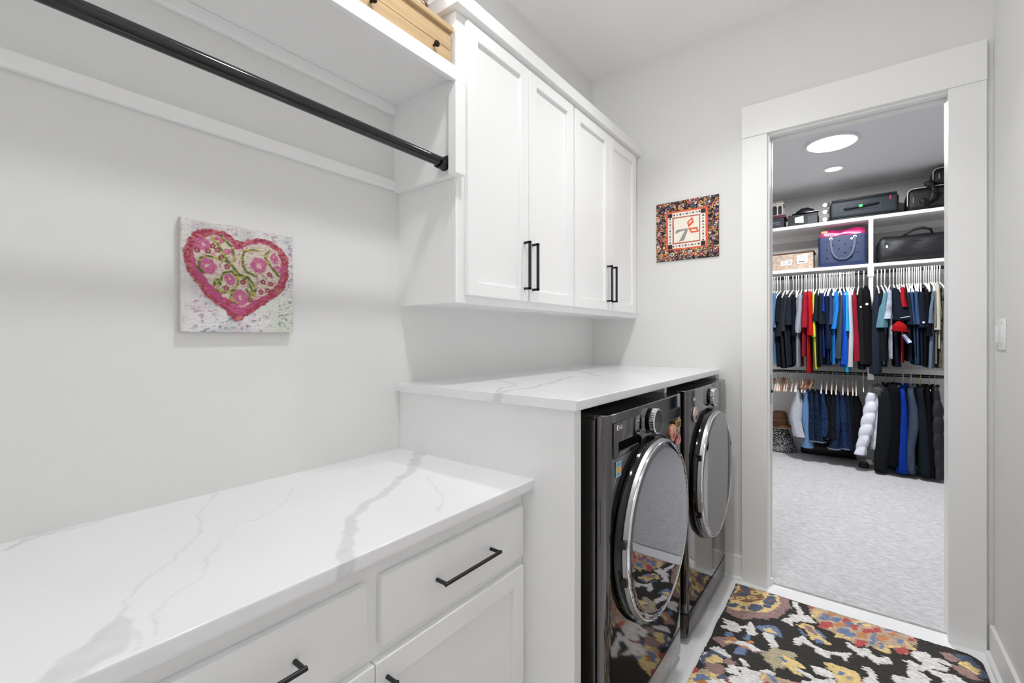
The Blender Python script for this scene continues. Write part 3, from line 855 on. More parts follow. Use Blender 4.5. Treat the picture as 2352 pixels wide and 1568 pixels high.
slab('countertop', 'long low white quartz countertop with a broad grey vein', 0.638, -3.85, YP, 0.901, 0.03, VEINS_LOW, .004, 11)
slab('countertop', 'raised white quartz countertop over the washer and dryer', 0.7946, -1.6361, -0.0005, 1.1538, 0.0285, VEINS_HIGH, .004, 31)

p = box('end_panel', (0.0, 0.777, YP, -1.577, 0, 1.1253), M_WHITE)
tag(p, 'tall white panel at the end of the raised counter, left of the washer', 'panel')
p = box('support_panel', (0.0, 0.755, -0.795, -0.766, 0, 1.1253), M_WHITE)
tag(p, 'thin white support panel between the washer and the dryer', 'panel')
p = box('counter_cleat', (0.0, 0.785, -0.019, -0.0005, 1.104, 1.1253), M_WHITE)
tag(p, 'short white cleat under the far end of the raised counter', 'cleat')

def bar_handle(par, a, b, out, r, square, axis):
    # bar pull between a and b (door plane points) standing out along +x
    m = MB()
    if square:
        ya, za, zb, x0 = a[1], a[2], b[2], a[0]
        m.box(x0, x0 + out, ya - r, ya + r, za, za + 2 * r).box(x0, x0 + out, ya - r, ya + r, zb - 2 * r, zb).box(x0 + out - 2 * r, x0 + out, ya - r, ya + r, za, zb)
        return m.build('handle', M_BLACK, par, bevel=0.0008)
    x0 = a[0]
    m.tube([(x0, a[1], a[2]), (x0 + out, a[1], a[2])], r, 14)
    m.tube([(x0, b[1], b[2]), (x0 + out, b[1], b[2])], r, 14)
    d = Vector(b) - Vector(a)
    d.normalize()
    m.tube([Vector((x0 + out, a[1], a[2])) - d * r, Vector((x0 + out, b[1], b[2])) + d * r], r, 14)
    return m.build('handle', M_BLACK, par, smooth='auto')

def shaker(par, x0, x1, y0, y1, z0, z1, rail, stile):
    o_ = [(y0, z0), (y1, z0), (y1, z1), (y0, z1)]
    i_ = [(y0 + stile, z0 + rail), (y1 - stile, z0 + rail), (y1 - stile, z1 - rail), (y0 + stile, z1 - rail)]
    v = [(x1,) + p for p in o_] + [(x1,) + p for p in i_] + [(x0,) + p for p in o_] + [(x0,) + p for p in i_]
    f = []
    for k in range(4):
        n = (k + 1) % 4
        f += [(k, n, 4 + n, 4 + k), (8 + k, 12 + k, 12 + n, 8 + n), (k, 8 + k, 8 + n, n), (4 + k, 4 + n, 12 + n, 12 + k)]
    d = MB().add(v, f).build('door', M_WHITE, par, bevel=0.0022)
    box('panel', (x0 + .002, x1 - .0125, y0 + stile - .004, y1 - stile + .004, z0 + rail - .004, z1 - rail + .004), M_WHITE, d, bevel=0)
    return d

t = thing('base_cabinet', 'white base cabinet with drawers and shaker doors under the low countertop', 'cabinet', (0.3, -2.73, 0))
FX = 0.592
m = MB()
m.box(0.0, FX - .02, -3.84, YP - .001, 0.1, 0.871).box(0.0, FX - .07, -3.84, YP - .001, 0.0, 0.1)
m.build('carcass', M_WHITE, t)
m = MB()
units = [(-2.695, YP - .001), (-3.84, -2.715)]
for (a, b) in units:
    mid = (a + b) / 2 if a < -3 else -2.165
    m.box(FX - .02, FX, a, b, 0.80, 0.871).box(FX - .02, FX, a, b, 0.1, 0.13)
    m.box(FX - .02, FX, a, a + .03, 0.13, 0.80).box(FX - .02, FX, b - .03, b, 0.13, 0.80).box(FX - .02, FX, mid - .028, mid + .028, 0.13, 0.80)
    m.box(FX - .02, FX, a + .03, mid - .028, 0.63, 0.672).box(FX - .02, FX, mid + .028, b - .03, 0.63, 0.672)
    for ya, yb in (((-2.148, -1.634), (-2.693, -2.182)) if a > -3 else ((-3.27, -2.74), (-3.82, -3.29))):
        dr = MB().rbox(FX, 0.612, ya, yb, 0.669, 0.820, 0.0045, 3).build('drawer', M_WHITE, t, smooth='auto')
        c = (ya + yb) / 2 + .001
        bar_handle(dr, (0.612, c - .1, 0.747), (0.612, c + .1, 0.747), 0.033, 0.0048, False, 'y')
    for k, (ya, yb) in enumerate(((-2.1635, -1.634), (-2.693, -2.1665)) if a > -3 else ((-3.27, -2.74), (-3.82, -3.29))):
        dd = shaker(t, FX, 0.612, ya, yb, 0.115, 0.642, .055, .05)
        yh = ya + .028 if k == 0 else yb - .028
        bar_handle(dd, (0.612, yh, 0.42), (0.612, yh, 0.60), 0.033, 0.0048, False, 'z')
m.build('face_frame', M_WHITE, t, bevel=0.001)

# ================================================================= WALL CABINETS, SHELF, ROD
def wall_cabinet(y0, y1, label, doors):
    t = thing('wall_cabinet', label, 'cabinet', (0.15, (y0 + y1) / 2, 1.454))
    m = MB()
    m.box(0, .2877, y0, y0 + .018, 1.454, 2.51).box(0, .2877, y1 - .018, y1, 1.454, 2.51).box(0, .2877, y0 + .018, y1 - .018, 1.462, 1.48).box(0, .2877, y0 + .018, y1 - .018, 2.49, 2.508).box(0, .012, y0 + .018, y1 - .018, 1.48, 2.49)
    m.build('carcass', M_WHITE, t)
    m = MB()
    m.box(.2877, .3077, y0, y0 + .065, 1.454, 2.51).box(.2877, .3077, y1 - .075, y1, 1.454, 2.51).box(.2877, .3077, y0 + .065, y1 - .075, 1.454, 1.51).box(.2877, .3077, y0 + .065, y1 - .075, 2.42, 2.51)
    m.build('face_frame', M_WHITE, t, bevel=0.0012)
    for k, (a, b) in enumerate(doors):
        dd = shaker(t, .3082, .328, a, b, 1.482, 2.452, .05, .055)
        yh = b - .0315 if k == 0 else a + .0215
        bar_handle(dd, (.328, yh, 1.528), (.328, yh, 1.726), .033, .0048, True, 'z')
    return t
wall_cabinet(YP - .002, -.8235, 'white wall cabinet with two shaker doors beside the hanging shelf', ((-1.577, -1.2075), (-1.2015, -.8325)))
wall_cabinet(-.8225, -.001, 'white wall cabinet with two shaker doors against the far wall', ((-.8145, -.4305), (-.4245, -.055)))
t = thing('crown_molding', 'flat white crown board capping both wall cabinets', 'molding', (0.17, -.82, 2.471))
m = MB()
m.box(.3085, .342, -1.644, -.001, 2.471, 2.524)
m.build('front_board', M_WHITE, t, bevel=0.0015)
MB().box(.001, .3085, -1.644, -1.6185, 2.471, 2.524).build('return_board', M_WHITE, t, bevel=0.0015)

t = thing('hanging_shelf', 'long white shelf with a wide front edge above the clothes rod', 'shelf', (0.17, -2.7, 1.886))
SY0 = -3.85
box('shelf_board', (0.0, .327, SY0, -1.6205, 2.219, 2.241), M_WHITE, t)
box('front_edge', (.3275, .345, SY0, -1.6085, 2.198, 2.245), M_WHITE, t)
box('end_trim', (.3095, .345, -1.656, -1.6085, 1.888, 2.198), M_WHITE, t)
box('side_board', (0.0, .3095, -1.645, -1.6195, 1.888, 2.219), M_WHITE, t)
box('wall_rail', (0.0, .018, SY0, -1.645, 1.892, 1.930), M_WHITE, t, bevel=0.003)
box('wall_rail', (0.0, .018, SY0, -1.645, 2.180, 2.219), M_WHITE, t, bevel=0.003)
t = thing('clothes_rod', 'thick black clothes rod under the hanging shelf', 'rod', (.284, -2.7, 1.91))
MB().tube([(.284, SY0, 1.9335), (.284, -1.6655, 1.9335)], .0172, 32).build('rod', M_ROD, t, smooth='auto')
ua = [(.284 + .026 * math.cos(a), 1.9335 + .026 * math.sin(a)) for a in np.linspace(PI, 2 * PI, 15)] 
m = MB()
m.prism(ua + [(.31, 1.957), (.258, 1.957)], -1.6495, -1.6455, 'y')
ui = [(.284 + .0185 * math.cos(a), 1.9335 + .0185 * math.sin(a)) for a in np.linspace(2 * PI, PI, 15)]
uo = [(.284 + .024 * math.cos(a), 1.9335 + .024 * math.sin(a)) for a in np.linspace(PI, 2 * PI, 15)]
m.prism(uo + ui, -1.678, -1.6505, 'y')
m.build('bracket', M_BLACK, t, smooth='auto')

# ================================================================= WASHER AND DRYER
def text_lg(par, x, y, z, s):
    MB().lathe([(.0001, 0), (s * .62, 0), (s * .62, .0008), (.0001, .0008)], (x, y, z + s * .5), 'x', 28).build('logo_disc', M_PWHITE, par)
    g = MB().tube([(x + .0012, y - s * .3 * math.cos(a), z + s * .5 + s * .42 * math.sin(a)) for a in np.linspace(.5, 2 * PI - .9, 14)] + [(x + .0012, y + s * .02, z + s * .5)], .0006, 6)
    g.tube([(x + .0012, y - s * .08, z + s * .72), (x + .0012, y - s * .08, z + s * .28), (x + .0012, y + s * .08, z + s * .28)], .0006, 6)
    g.build('logo_face', M_GRAPH, par)
    text_mesh('logo_letters', 'LG', s * 1.25, .0004, M_PWHITE, par, (x + .0004, y + s * .85, z + s * .06), ((0, 1, 0), (0, 0, 1), (1, 0, 0)))

KNOB = {True: .008, False: -.009}
def laundry_machine(name, label, cat, y0, y1, washer):
    yc = (y0 + y1) / 2
    t = thing(name, label, cat, (.47, yc, 0))
    ZT = 1.1
    MB().rbox(.075, .792, y0 + .006, y1 - .006, .03, ZT - .012, .006, 2).build('cabinet_body', M_GRAPH, t, smooth='auto')
    MB().rbox(.075, .797, y0 + .004, y1 - .004, ZT - .018, ZT - .002, .006, 3).build('top_panel', M_GRAPH, t, smooth='auto')
    # bowed front shell
    pr = []
    n = 15
    for k in range(n):
        u = -1 + 2 * k / (n - 1)
        pr.append((.8395 - .0035 * abs(u) ** 4, yc + u * (y1 - y0 - .05) / 2))
    prof = [(.796, y0)] + [(.822, y0), (.8295, y0 + .003), (.8345, y0 + .010)] + [q for q in pr] + [(.8345, y1 - .010), (.8295, y1 - .003), (.822, y1), (.796, y1)]
    MB().prism(prof, .135, ZT, 'z').build('front_panel', M_GRAPHF, t, smooth='auto', bevel=.004, segs=3)
    MB().prism([(q[0] - .0025, q[1]) for q in prof], .128, .135, 'z').build('panel_seam', M_BPLAST, t)
    MB().prism([(q[0] - .0005, q[1]) for q in prof], .028, .128, 'z').build('kick_panel', M_SILVER if washer else M_GRAPH, t, smooth='auto')
    for yy in (y0 + .05, y1 - .05):
        for xx in (.78, .12):
            MB().lathe([(.022, 0), (.022, .012), (.01, .014), (.01, .03)], (xx, yy, 0), 'z', 14).build('foot', M_BPLAST, t)
    # door
    dy, dz = yc - .008, .674
    d = MB().lathe([(.304, .834), (.312, .840), (.3125, .848), (.308, .859), (.300, .862)], (0, dy, dz), 'x', 96).build('door', M_GASKET, t, smooth='auto')
    MB().lathe([(.300, .861), (.3015, .863), (.2985, .8745), (.295, .8755)], (0, dy, dz), 'x', 96, False, False).build('door_band', M_BAND, d, smooth='auto')
    MB().lathe([(.296, .8752), (.2958, .8795), (.2945, .8815), (.2915, .8818), (.2905, .880)], (0, dy, dz), 'x', 96, False, False).build('chrome_rim', M_CHROME, d, smooth='auto')
    MB().lathe([(.2905, .8800), (.2895, .8812), (.27, .8818), (.2, .8826), (.1, .8832), (.0005, .8834)], (0, dy, dz), 'x', 96, True, False).build('door_glass', M_GLASSD, d, smooth=True)
    for zz in ((.715, .60) if washer else (.80, .55)):
        yy = dy - math.sqrt(max(0, .304 ** 2 - (zz - dz) ** 2))
        MB().rbox(.842, .8745, yy - .004, yy + .014, zz - .013, zz + .013, .003, 2).build('grip_notch', M_BPLAST, d)
    # knob
    ky, kz = yc - KNOB[washer], 1.038
    k = MB().lathe([(.034, .836), (.034, .8465)], (0, ky, kz), 'x', 48).build('knob', M_BPLAST, t, smooth='auto')
    rg = []
    for h, r0 in ((.846, .041), (.8475, .043), (.8625, .043), (.866, .0415)):
        rg.append([(h, ky + (r0 + (.0016 if q % 2 else 0)) * math.cos(2 * PI * q / 88), kz + (r0 + (.0016 if q % 2 else 0)) * math.sin(2 * PI * q / 88)) for q in range(88)])
    MB().rings(rg).build('knob_ring', M_CHROME, k)
    MB().lathe([(.0395, .8658), (.0390, .8668), (.0005, .8670)], (0, ky, kz), 'x', 48, True, False).build('knob_face', M_GASKET if washer else M_GLASSD, k)
    if washer:
        dr = MB().rbox(.8365, .8402, yc - .318, yc - .097, .966, 1.074, .0035, 2).build('detergent_drawer', M_GRAPHF, t, smooth='auto')
        MB().box(.8400, .8406, yc - .284, yc - .132, .984, 1.012).build('drawer_grip', M_DARK, dr)
        MB().rbox(.8400, .8422, yc - .284, yc - .132, .979, .985, .001, 1).build('grip_lip', M_GRAPH, dr)
        text_lg(dr, .8402, yc - .290, 1.050, .0135)
        ds = MB().box(.8366, .8397, yc + .160, yc + .315, 1.008, 1.048).build('display', M_GASKET, t)
        e = MB()
        for (a, b, c, dd) in ((.160, .315, 1.0075, 1.0085), (.160, .315, 1.0475, 1.0485), (.1595, .1605, 1.008, 1.048), (.3145, .3155, 1.008, 1.048)):
            e.box(.8394, .8402, yc + a, yc + b, c, dd)
        e.build('display_border', M_SILVER, ds)
        st = MB().box(.8378, .8402, yc - .301, yc - .266, .908, .954).build('energy_sticker', mat('sticker_blue', (150, 200, 215), .5), t)
        MB().box(.8402, .8406, yc - .298, yc - .269, .920, .936).build('sticker_picture', mat('sticker_orange', (225, 160, 60), .5, var=.3, vscale=150), st)
        s = MB()
        ink = mat('sticker_ink', (40, 90, 120), .6)
        for q in range(4):
            MB().box(.8402, .8406, yc - .298, yc - .272, .9405 + q * .003, .9415 + q * .003).build('sticker_line', ink, st)
        MB().box(.8402, .8406, yc - .298, yc - .275, .9145, .9165).build('sticker_line', ink, st)
    else:
        text_lg(t, .8402, yc - .285, 1.050, .0135)
        sm = MB().box(.8385, .8398, yc + .205, yc + .207, .30, 1.095)
        sm.build('panel_joint', M_BPLAST, t)
    return t
W0, W1 = (-1.522, -.822), (-.738, -.026)
laundry_machine('washing_machine', 'graphite front load washing machine beside the white end panel', 'washer', *W0, True)
laundry_machine('clothes_dryer', 'graphite front load dryer next to the doorway wall', 'dryer', *W1, False)

def round_magnet(y, z, r, label, c1, c2, c3):
    t = thing('fridge_magnet', label, 'magnet', (.842, y, z))
    MB().lathe([(r, .8395), (r, .8455), (r * .94, .847), (.0005, .847)], (0, y, z), 'x', 32).build('disc', mat('magnet_' + label[:8], c1, .35, var=.35, vscale=60), t, smooth='auto')
    MB().lathe([(r * .8, .847), (r * .8, .8475), (r * .7, .8475), (r * .7, .847)], (0, y, z), 'x', 32, False, False).build('printed_ring', mat('magring_' + label[:8], c3, .4), t)
    MB().lathe([(r * .38, .847), (r * .38, .8476), (.0005, .8476)], (0, y + r * .1, z - r * .42), 'x', 20).build('printed_spot', mat('magspot_' + label[:8], c2, .4), t)
round_magnet(-.957, .958, .033, 'round orange and cream magnet with a red spot on the washer', (200, 140, 110), (185, 45, 55), (225, 200, 170))
round_magnet(-.644, .9875, .033, 'round pale pink magnet on the dryer', (196, 176, 170), (60, 50, 55), (120, 90, 90))
t = thing('fridge_magnet', 'small square gold magnet at the right edge of the washer', 'magnet', (.842, -.893, .968))
MB().rbox(.8395, .846, -.925, -.861, .968, .999, .002, 2).build('plate', mat('magnet_gold', (170, 135, 60), .35, var=.5, vscale=90), t)
MB().box(.846, .8466, -.918, -.868, .974, .993).build('print', mat('magnet_gold_print', (90, 70, 40), .5, var=.6, vscale=160), t)
t = thing('fridge_magnet', 'pink and brown figure magnet below the gold one on the washer', 'magnet', (.842, -.89, .902))
MB().prism([(-.905, .955), (-.893, .958), (-.880, .945), (-.868, .93), (-.862, .915), (-.872, .902), (-.9, .905), (-.925, .902), (-.915, .92), (-.900, .93), (-.908, .945)], .8395, .8455, 'x').build('figure', mat('magnet_pink', (205, 130, 120), .4, var=.6, vscale=70), t)
MB().lathe([(.007, .8455), (.006, .848), (.0005, .849)], (0, -.893, .948), 'x', 14).build('head', mat('magnet_brown', (120, 80, 60), .5), t)

# ================================================================= WALL ART
M_PAINT = attr_mat('impasto_paint', 0.4, bump=0.35, bscale=240)
t = thing('canvas_painting', 'square canvas painted with a pink floral heart', 'painting', (.012, -2.191, 1.346))
N = 260
W, Hh = 294, 301
u = np.linspace(0, W, N)[:, None] * np.ones((1, N))
v = np.linspace(0, Hh, N)[None, :] * np.ones((N, 1))
wu = u + (vnoise(u, v, 9, 1) - .5) * 7 + (vnoise(u, v, 3, 2) - .5) * 3
wv = v + (vnoise(u, v, 9, 3) - .5) * 7 + (vnoise(u, v, 3, 4) - .5) * 3
n1, n2, n3, n4 = vnoise(u, v, 40, 5), vnoise(u, v * 1.6, 7, 6), vnoise(u, v, 3, 7), vnoise(u, v, 16, 8)
L3 = lambda c: np.array(lin(c))
def blend(col, mask, c, a=1.0):
    k = (mask * a)[..., None]
    return col * (1 - k) + L3(c) * k
col = np.ones((N, N, 3)) * L3((222, 220, 220))
col = blend(col, np.clip((n1 - .45) * 3, 0, 1), (198, 194, 196), .8)
col = blend(col, np.clip((n4 - .55) * 4, 0, 1), (215, 196, 206), .7)
col = blend(col, np.clip((u - 170) / 90, 0, 1) * np.clip((130 - v) / 60, 0, 1), (208, 216, 196), .8)
col = blend(col, ((n2 > .68) & (n4 > .5)).astype(float), (172, 140, 158), .7)
col = blend(col, ((n3 > .86)).astype(float), (120, 96, 104), .5)
col = blend(col, ((n2 > .72) & (v < 40)).astype(float) * (vnoise(u, v, 30, 9) > .45), (110, 150, 165), .7)
col = blend(col, ((n2 > .74) & (u > 250)).astype(float), (120, 140, 146), .6)
col = blend(col, ((u < 22) | (v > Hh - 8)).astype(float), (222, 220, 214), .5)
hin = inside(HEART, wu, wv)
cx, cy = 150, 165
hb = inside([(cx + (a - cx) * .90, cy + (b - cy) * .90) for a, b in HEART], wu, wv)
hi = inside(HEART_INNER, wu, wv)
col = blend(col, hin.astype(float), (186, 66, 92))
col = blend(col, (hin & (n2 > .55)).astype(float), (212, 130, 128), .85)
col = blend(col, (hin & (n3 > .72)).astype(float), (140, 34, 58), .8)
col = blend(col, (hb & (n4 > .38)).astype(float), (204, 92, 140), .9)
col = blend(col, hi.astype(float), (224, 214, 196))
col = blend(col, (hi & (n2 > .66)).astype(float), (206, 150, 160), .8)
col = blend(col, (hi & (n3 > .78) & (n4 > .45)).astype(float), (150, 52, 80), .9)
for (q, r) in ROSES:
    dd = np.hypot(wu - q[0], wv - q[1])
    ang = np.arctan2(wv - q[1], wu - q[0])
    col = blend(col, (dd < r).astype(float), (192, 84, 142))
    col = blend(col, ((dd < r) & (np.sin(dd * 1.1 + ang * 2) > .25)).astype(float), (222, 134, 160), .9)
    col = blend(col, (dd < r * .25).astype(float), (230, 200, 190), .9)
for q in FLORETS:
    for k in range(5):
        a = 2 * PI * k / 5 + .3
        col = blend(col, (np.hypot(u - q[0] - 5 * math.cos(a), v - q[1] - 5 * math.sin(a)) < 3.3).astype(float), (150, 42, 70), .95)
    col = blend(col, (np.hypot(u - q[0], v - q[1]) < 2.2).astype(float), (226, 180, 150), .9)
vm = np.zeros((N, N), bool)
for vv in VINES:
    dd, _ = seg_dist(vv, u + (wu - u) * .4, v + (wv - v) * .4)
    col = blend(col, (dd < 3.4).astype(float), (96, 112, 40))
    col = blend(col, ((dd < 3.4) & (n2 > .58)).astype(float), (196, 190, 80), .9)
    vm |= dd < 3.4
def soft(c):
    k = c.copy()
    k[1:-1, 1:-1] = (c[1:-1, 1:-1] * 4 + c[:-2, 1:-1] * 2 + c[2:, 1:-1] * 2 + c[1:-1, :-2] * 2 + c[1:-1, 2:] * 2 + c[:-2, :-2] + c[2:, 2:] + c[:-2, 2:] + c[2:, :-2]) / 16
    return k
col = np.where((hin & ~hi)[..., None], col * np.array([.80, .74, .78]), np.where(hi[..., None], col * .88, col))
col = soft(col)
relief = (n3 - .5) * .0012 + (n2 - .5) * .0016 + hin * .0015 + (hin & ~hi) * (n2 - .3) * .003 + vm * .0012
P = np.zeros((N, N, 3))
P[..., 0] = .0225 + relief
P[..., 1] = -2.338 + u / 1000
P[..., 2] = 1.346 + v / 1000
P[[0, -1], :, 0] = .020
P[:, [0, -1], 0] = .020
o = grid_obj('painted_face', P, M_PAINT, t)
set_colors(o.data, col.reshape(-1, 3))
MB().box(.001, .0205, -2.338, -2.044, 1.346, 1.647).build('stretched_canvas', mat('canvas_edge', (206, 203, 196), .8, bump=.3, bscale=300), t, bevel=.002)

M_QUILT = attr_mat('quilt_cotton', 0.9, bump=0.3, bscale=260)
t = thing('mini_quilt', 'small square patchwork quilt with an orange winged motif on the far wall', 'wall hanging', (.616, -.006, 1.794))
N = 300
W = 357
u = np.linspace(0, W, N)[:, None] * np.ones((1, N))
v = np.linspace(0, 352, N)[None, :] * np.ones((N, 1))
pal = [(200, 110, 60), (214, 150, 70), (90, 60, 90), (70, 80, 110), (222, 214, 200), (150, 60, 50), (120, 126, 80), (180, 90, 110), (230, 170, 110), (60, 90, 100)]
col = np.ones((N, N, 3)) * L3((30, 24, 26))
rs = np.random.RandomState(5)
for _ in range(2600):
    a, b, r = rs.rand() * W, rs.rand() * 352, rs.choice([2.0, 2.8, 3.8, 5.5, 8, 11], p=[.34, .28, .2, .12, .04, .02])
    if 62 < a < 288 and 62 < b < 288:
        continue
    i0, i1 = max(0, int((a - r) / W * N) - 1), int((a + r) / W * N) + 2
    j0, j1 = max(0, int((b - r) / 352 * N) - 1), int((b + r) / 352 * N) + 2
    s = (slice(i0, i1), slice(j0, j1))
    dd = np.hypot(u[s] - a, v[s] - b)
    c = pal[rs.randint(len(pal))]
    col[s] = blend(col[s], (dd < r).astype(float), c)
    if r > 5:
        col[s] = blend(col[s], (dd < r * .6).astype(float), pal[rs.randint(len(pal))])
        col[s] = blend(col[s], (dd < r * .3).astype(float), (30, 24, 26))
Q = QUILT
col = blend(col, inside(Q['of'], u, v).astype(float), (204, 96, 66))
wh = inside(Q['wh'], u, v)
col = blend(col, wh.astype(float), (226, 216, 208))
q = Q['wh']
x0, x1 = (q[0][0] + q[3][0]) / 2, (q[1][0] + q[2][0]) / 2
z1, z0 = (q[0][1] + q[1][1]) / 2, (q[2][1] + q[3][1]) / 2
bw = (q2 := Q['inf'])[0][0] - x0
def tri(cx, cz, s, d):
    a = [(-1, -.9), (1, -.9), (0, .9)]
    R = {0: (1, 0, 0, 1), 1: (0, 1, -1, 0), 2: (-1, 0, 0, -1), 3: (0, -1, 1, 0)}[d]
    return [(cx + (R[0] * p[0] + R[1] * p[1]) * s, cz + (R[2] * p[0] + R[3] * p[1]) * s) for p in a]
nt_ = 9
for k in range(nt_):
    c1 = (150, 148, 146) if k % 2 else (62, 58, 58)
    fx = x0 + bw + (x1 - x0 - 2 * bw) * (k + .5) / nt_
    fz = z0 + bw + (z1 - z0 - 2 * bw) * (k + .5) / nt_
    s = (x1 - x0 - 2 * bw) / nt_ * .42
    for poly in (tri(fx, z1 - bw / 2, s, 3), tri(fx, z0 + bw / 2, s, 1), tri(x0 + bw / 2, fz, s, 2), tri(x1 - bw / 2, fz, s, 0)):
        col = blend(col, inside(poly, u, v).astype(float), c1)
for (a, b) in ((x0, z0), (x1 - bw, z0), (x0, z1 - bw), (x1 - bw, z1 - bw)):
    col = blend(col, ((u > a) & (u < a + bw) & (v > b) & (v < b + bw)).astype(float), (46, 42, 42))
col = blend(col, inside(Q['inf'], u, v).astype(float), (172, 92, 72))
col = blend(col, inside(Q['cen'], u, v).astype(float), (224, 216, 204))
for k, c in (('o1', (206, 88, 56)), ('o2', (206, 88, 56)), ('h1', (224, 214, 200)), ('h2', (224, 214, 200)), ('g1', (140, 137, 132)), ('g2', (140, 137, 132))):
    col = blend(col, inside(Q[k], u, v).astype(float), c)
col = soft(col) * 1.25
P = np.zeros((N, N, 3))
P[..., 0] = .438 + u / 1000
P[..., 1] = -.0085 - .0012 * np.sin(u / 9) * np.sin(v / 9) - .001 * vnoise(u, v, 30, 3)
P[..., 2] = 1.794 + v / 1000
P[[0, -1], :, 1] = -.006
P[:, [0, -1], 1] = -.006
o = grid_obj('quilt_top', P, M_QUILT, t, flip=False)
set_colors(o.data, col.reshape(-1, 3))
MB().box(.438, .795, -.0062, -.0008, 1.794, 2.146).build('quilt_backing', mat('quilt_back', (46, 36, 36), .9), t)

# light switch
t = thing('light_switch', 'white double light switch plate on the right wall', 'light switch', (XR - .003, -.14, 1.282))
MB().rbox(XR - .006, XR - .0002, -.215, -.068, 1.282, 1.405, .0025, 2).build('cover_plate', M_PWHITE, t, smooth='auto')
for yy in (-.178, -.105):
    r = MB().rbox(XR - .011, XR - .005, yy - .017, yy + .017, 1.309, 1.378, .002, 2).build('rocker', M_PWHITE, t, smooth='auto')
    for zz in (1.297, 1.390):
        MB().lathe([(.003, XR - .0065), (.003, XR - .006), (.0005, XR - .006)], (0, yy, zz), 'x', 10).build('screw', M_SILVER, t)

# ================================================================= BOX AND BASKET ON THE SHELF
t = thing('wooden_chest', 'maple jewellery chest with bronze knobs on the hanging shelf', 'wooden box', (.16, -1.9, 2.2415))
BX = .298
box('chest_body', (.03, BX - .012, -2.15, -1.634, 2.2415, 2.384), M_MAPLE, t)
box('drawer_front', (BX - .0118, BX, -2.15, -1.632, 2.245, 2.3235), M_MAPLE, t)
box('upper_front', (BX - .0118, BX, -2.15, -1.632, 2.3255, 2.384), M_MAPLE, t)
box('lid', (.02, BX + .012, -2.165, -1.628, 2.3845, 2.403), M_MAPLE, t, bevel=.003)
for yy in (-1.712, -1.957):
    MB().lathe([(.004, BX), (.004, BX + .008), (.0095, BX + .012), (.0105, BX + .018), (.007, BX + .022), (.0005, BX + .023)], (0, yy, 2.303), 'x', 18, True, False).build('knob', M_BRONZE, t, smooth='auto')
t = thing('wicker_basket', 'woven brown and white wicker basket on top of the maple chest', 'basket', (.155, -1.765, 2.4035))
MW = mat('wicker', (196, 182, 170), .8, var=.35, vscale=70)
MW2 = mat('wicker_brown', (126, 92, 72), .8, var=.3, vscale=70)
for lay in range(16):
    pts = []
    r0 = .098 + .012 * math.sin(lay / 16 * 2.2)
    for k in range(73):
        a = 2 * PI * k / 72
        r = r0 + .0035 * math.sin(a * 18 + (PI if lay % 2 else 0))
        pts.append((.155 + r * math.cos(a), -1.765 + r * math.sin(a) * 1.05, 2.41 + lay * .0125))
    MB().tube(pts, .0062, 6).build('woven_strand', MW if lay % 5 else MW2, t, smooth=True)
MB().lathe([(.09, 0), (.094, .19), (.09, .19), (.086, .006)], (.155, -1.765, 2.4035), 'z', 36).build('liner', MW2, t)

# ================================================================= RUG
M_RUG = attr_mat('rug_wool', 0.95, bump=0.9, bscale=160, stretch=(.5, 1.6, 1))
RC = dict(w=(196, 193, 190), g=(212, 176, 112), m=(140, 110, 106), b=(92, 112, 146), r=(168, 66, 62), o=(176, 112, 62), k=(160, 148, 120), s=(72, 84, 106), n=(134, 92, 66), t=(170, 144, 120))
RW, RL = 925, 2150
st = 3.0
nu, nv = int(RW / st), int(RL / st)
u = np.linspace(0, RW, nu)[:, None] * np.ones((1, nv))
v = np.linspace(0, RL, nv)[None, :] * np.ones((nu, 1))
rs = np.random.RandomState(3)
jit = (vnoise(u, v, 22, 41) - .5) * 12 + (vnoise(u, v * 6, 30, 42) - .5) * 16
wu = u + jit
wv = v + (vnoise(u, v, 16, 43) - .5) * 7
def RCL(k):
    c = L3(RC[k])
    c = c * .86 + c.mean() * .14
    return np.minimum(.86, c * 1.5)
col = np.ones((nu, nv, 3)) * L3((54, 52, 49))
idx = np.zeros((nu, nv))
for rep in range(4):
    for key, poly in RUG_SHAPES:
        pp = [((925 - p[0]) if rep % 2 else p[0], p[1] + 575 * rep) for p in poly]
        k = inside(pp, wu, wv)
        if rep:
            k &= wv > 575 * rep + 45 + 30 * np.sin(wu / 110)
        col[k] = RCL(key)
        idx[k] = 1 + 'wgmbroksnt'.index(key) * .1
shade = .80 + .40 * vnoise(u, v * 4, 14, 44) * (.7 + .6 * vnoise(u, v, 5, 45))
col = col * shade[..., None]
streak = (vnoise(u * .35, v * 2.2, 5, 46) > .74) & (idx > 0)
col[streak] *= .72
zz = .010 + .0022 * (idx > 0) + .0022 * vnoise(u, v * 2.5, 7, 47) + .0012 * rs.rand(nu, nv)
cr = 70.0
P = np.zeros((nu, nv, 3))
P[..., 0] = .9 + u / 1000
P[..., 1] = -.088 - v / 1000
# rounded far right corner and a slightly wavy border
du, dv = np.clip(u - (RW - cr), 0, None), np.clip(cr - v, 0, None)
dd = np.hypot(du, dv) + 1e-6
k = dd > cr
sc = np.where(k, cr / dd, 1.0)
P[..., 0] = np.where(k, .9 + (RW - cr + du * sc) / 1000, P[..., 0])
P[..., 1] = np.where(k, -.088 - (cr - dv * sc) / 1000, P[..., 1])
edge = np.minimum(np.minimum(u, RW - u), np.minimum(v, RL - v))
P[..., 0] += np.where(u < 6, (vnoise(u, v, 40, 48) - .5) * .006 + (vnoise(u, v, 8, 49) - .5) * .004, 0)
P[..., 1] += np.where(v < 6, (vnoise(u, v, 40, 50) - .5) * .006 + (vnoise(u, v, 8, 51) - .5) * .004, 0)
zz = np.where(edge < 2, .001, zz)
P[..., 2] = zz
o = grid_obj('area_rug', P, M_RUG, None, flip=True, smooth=False)
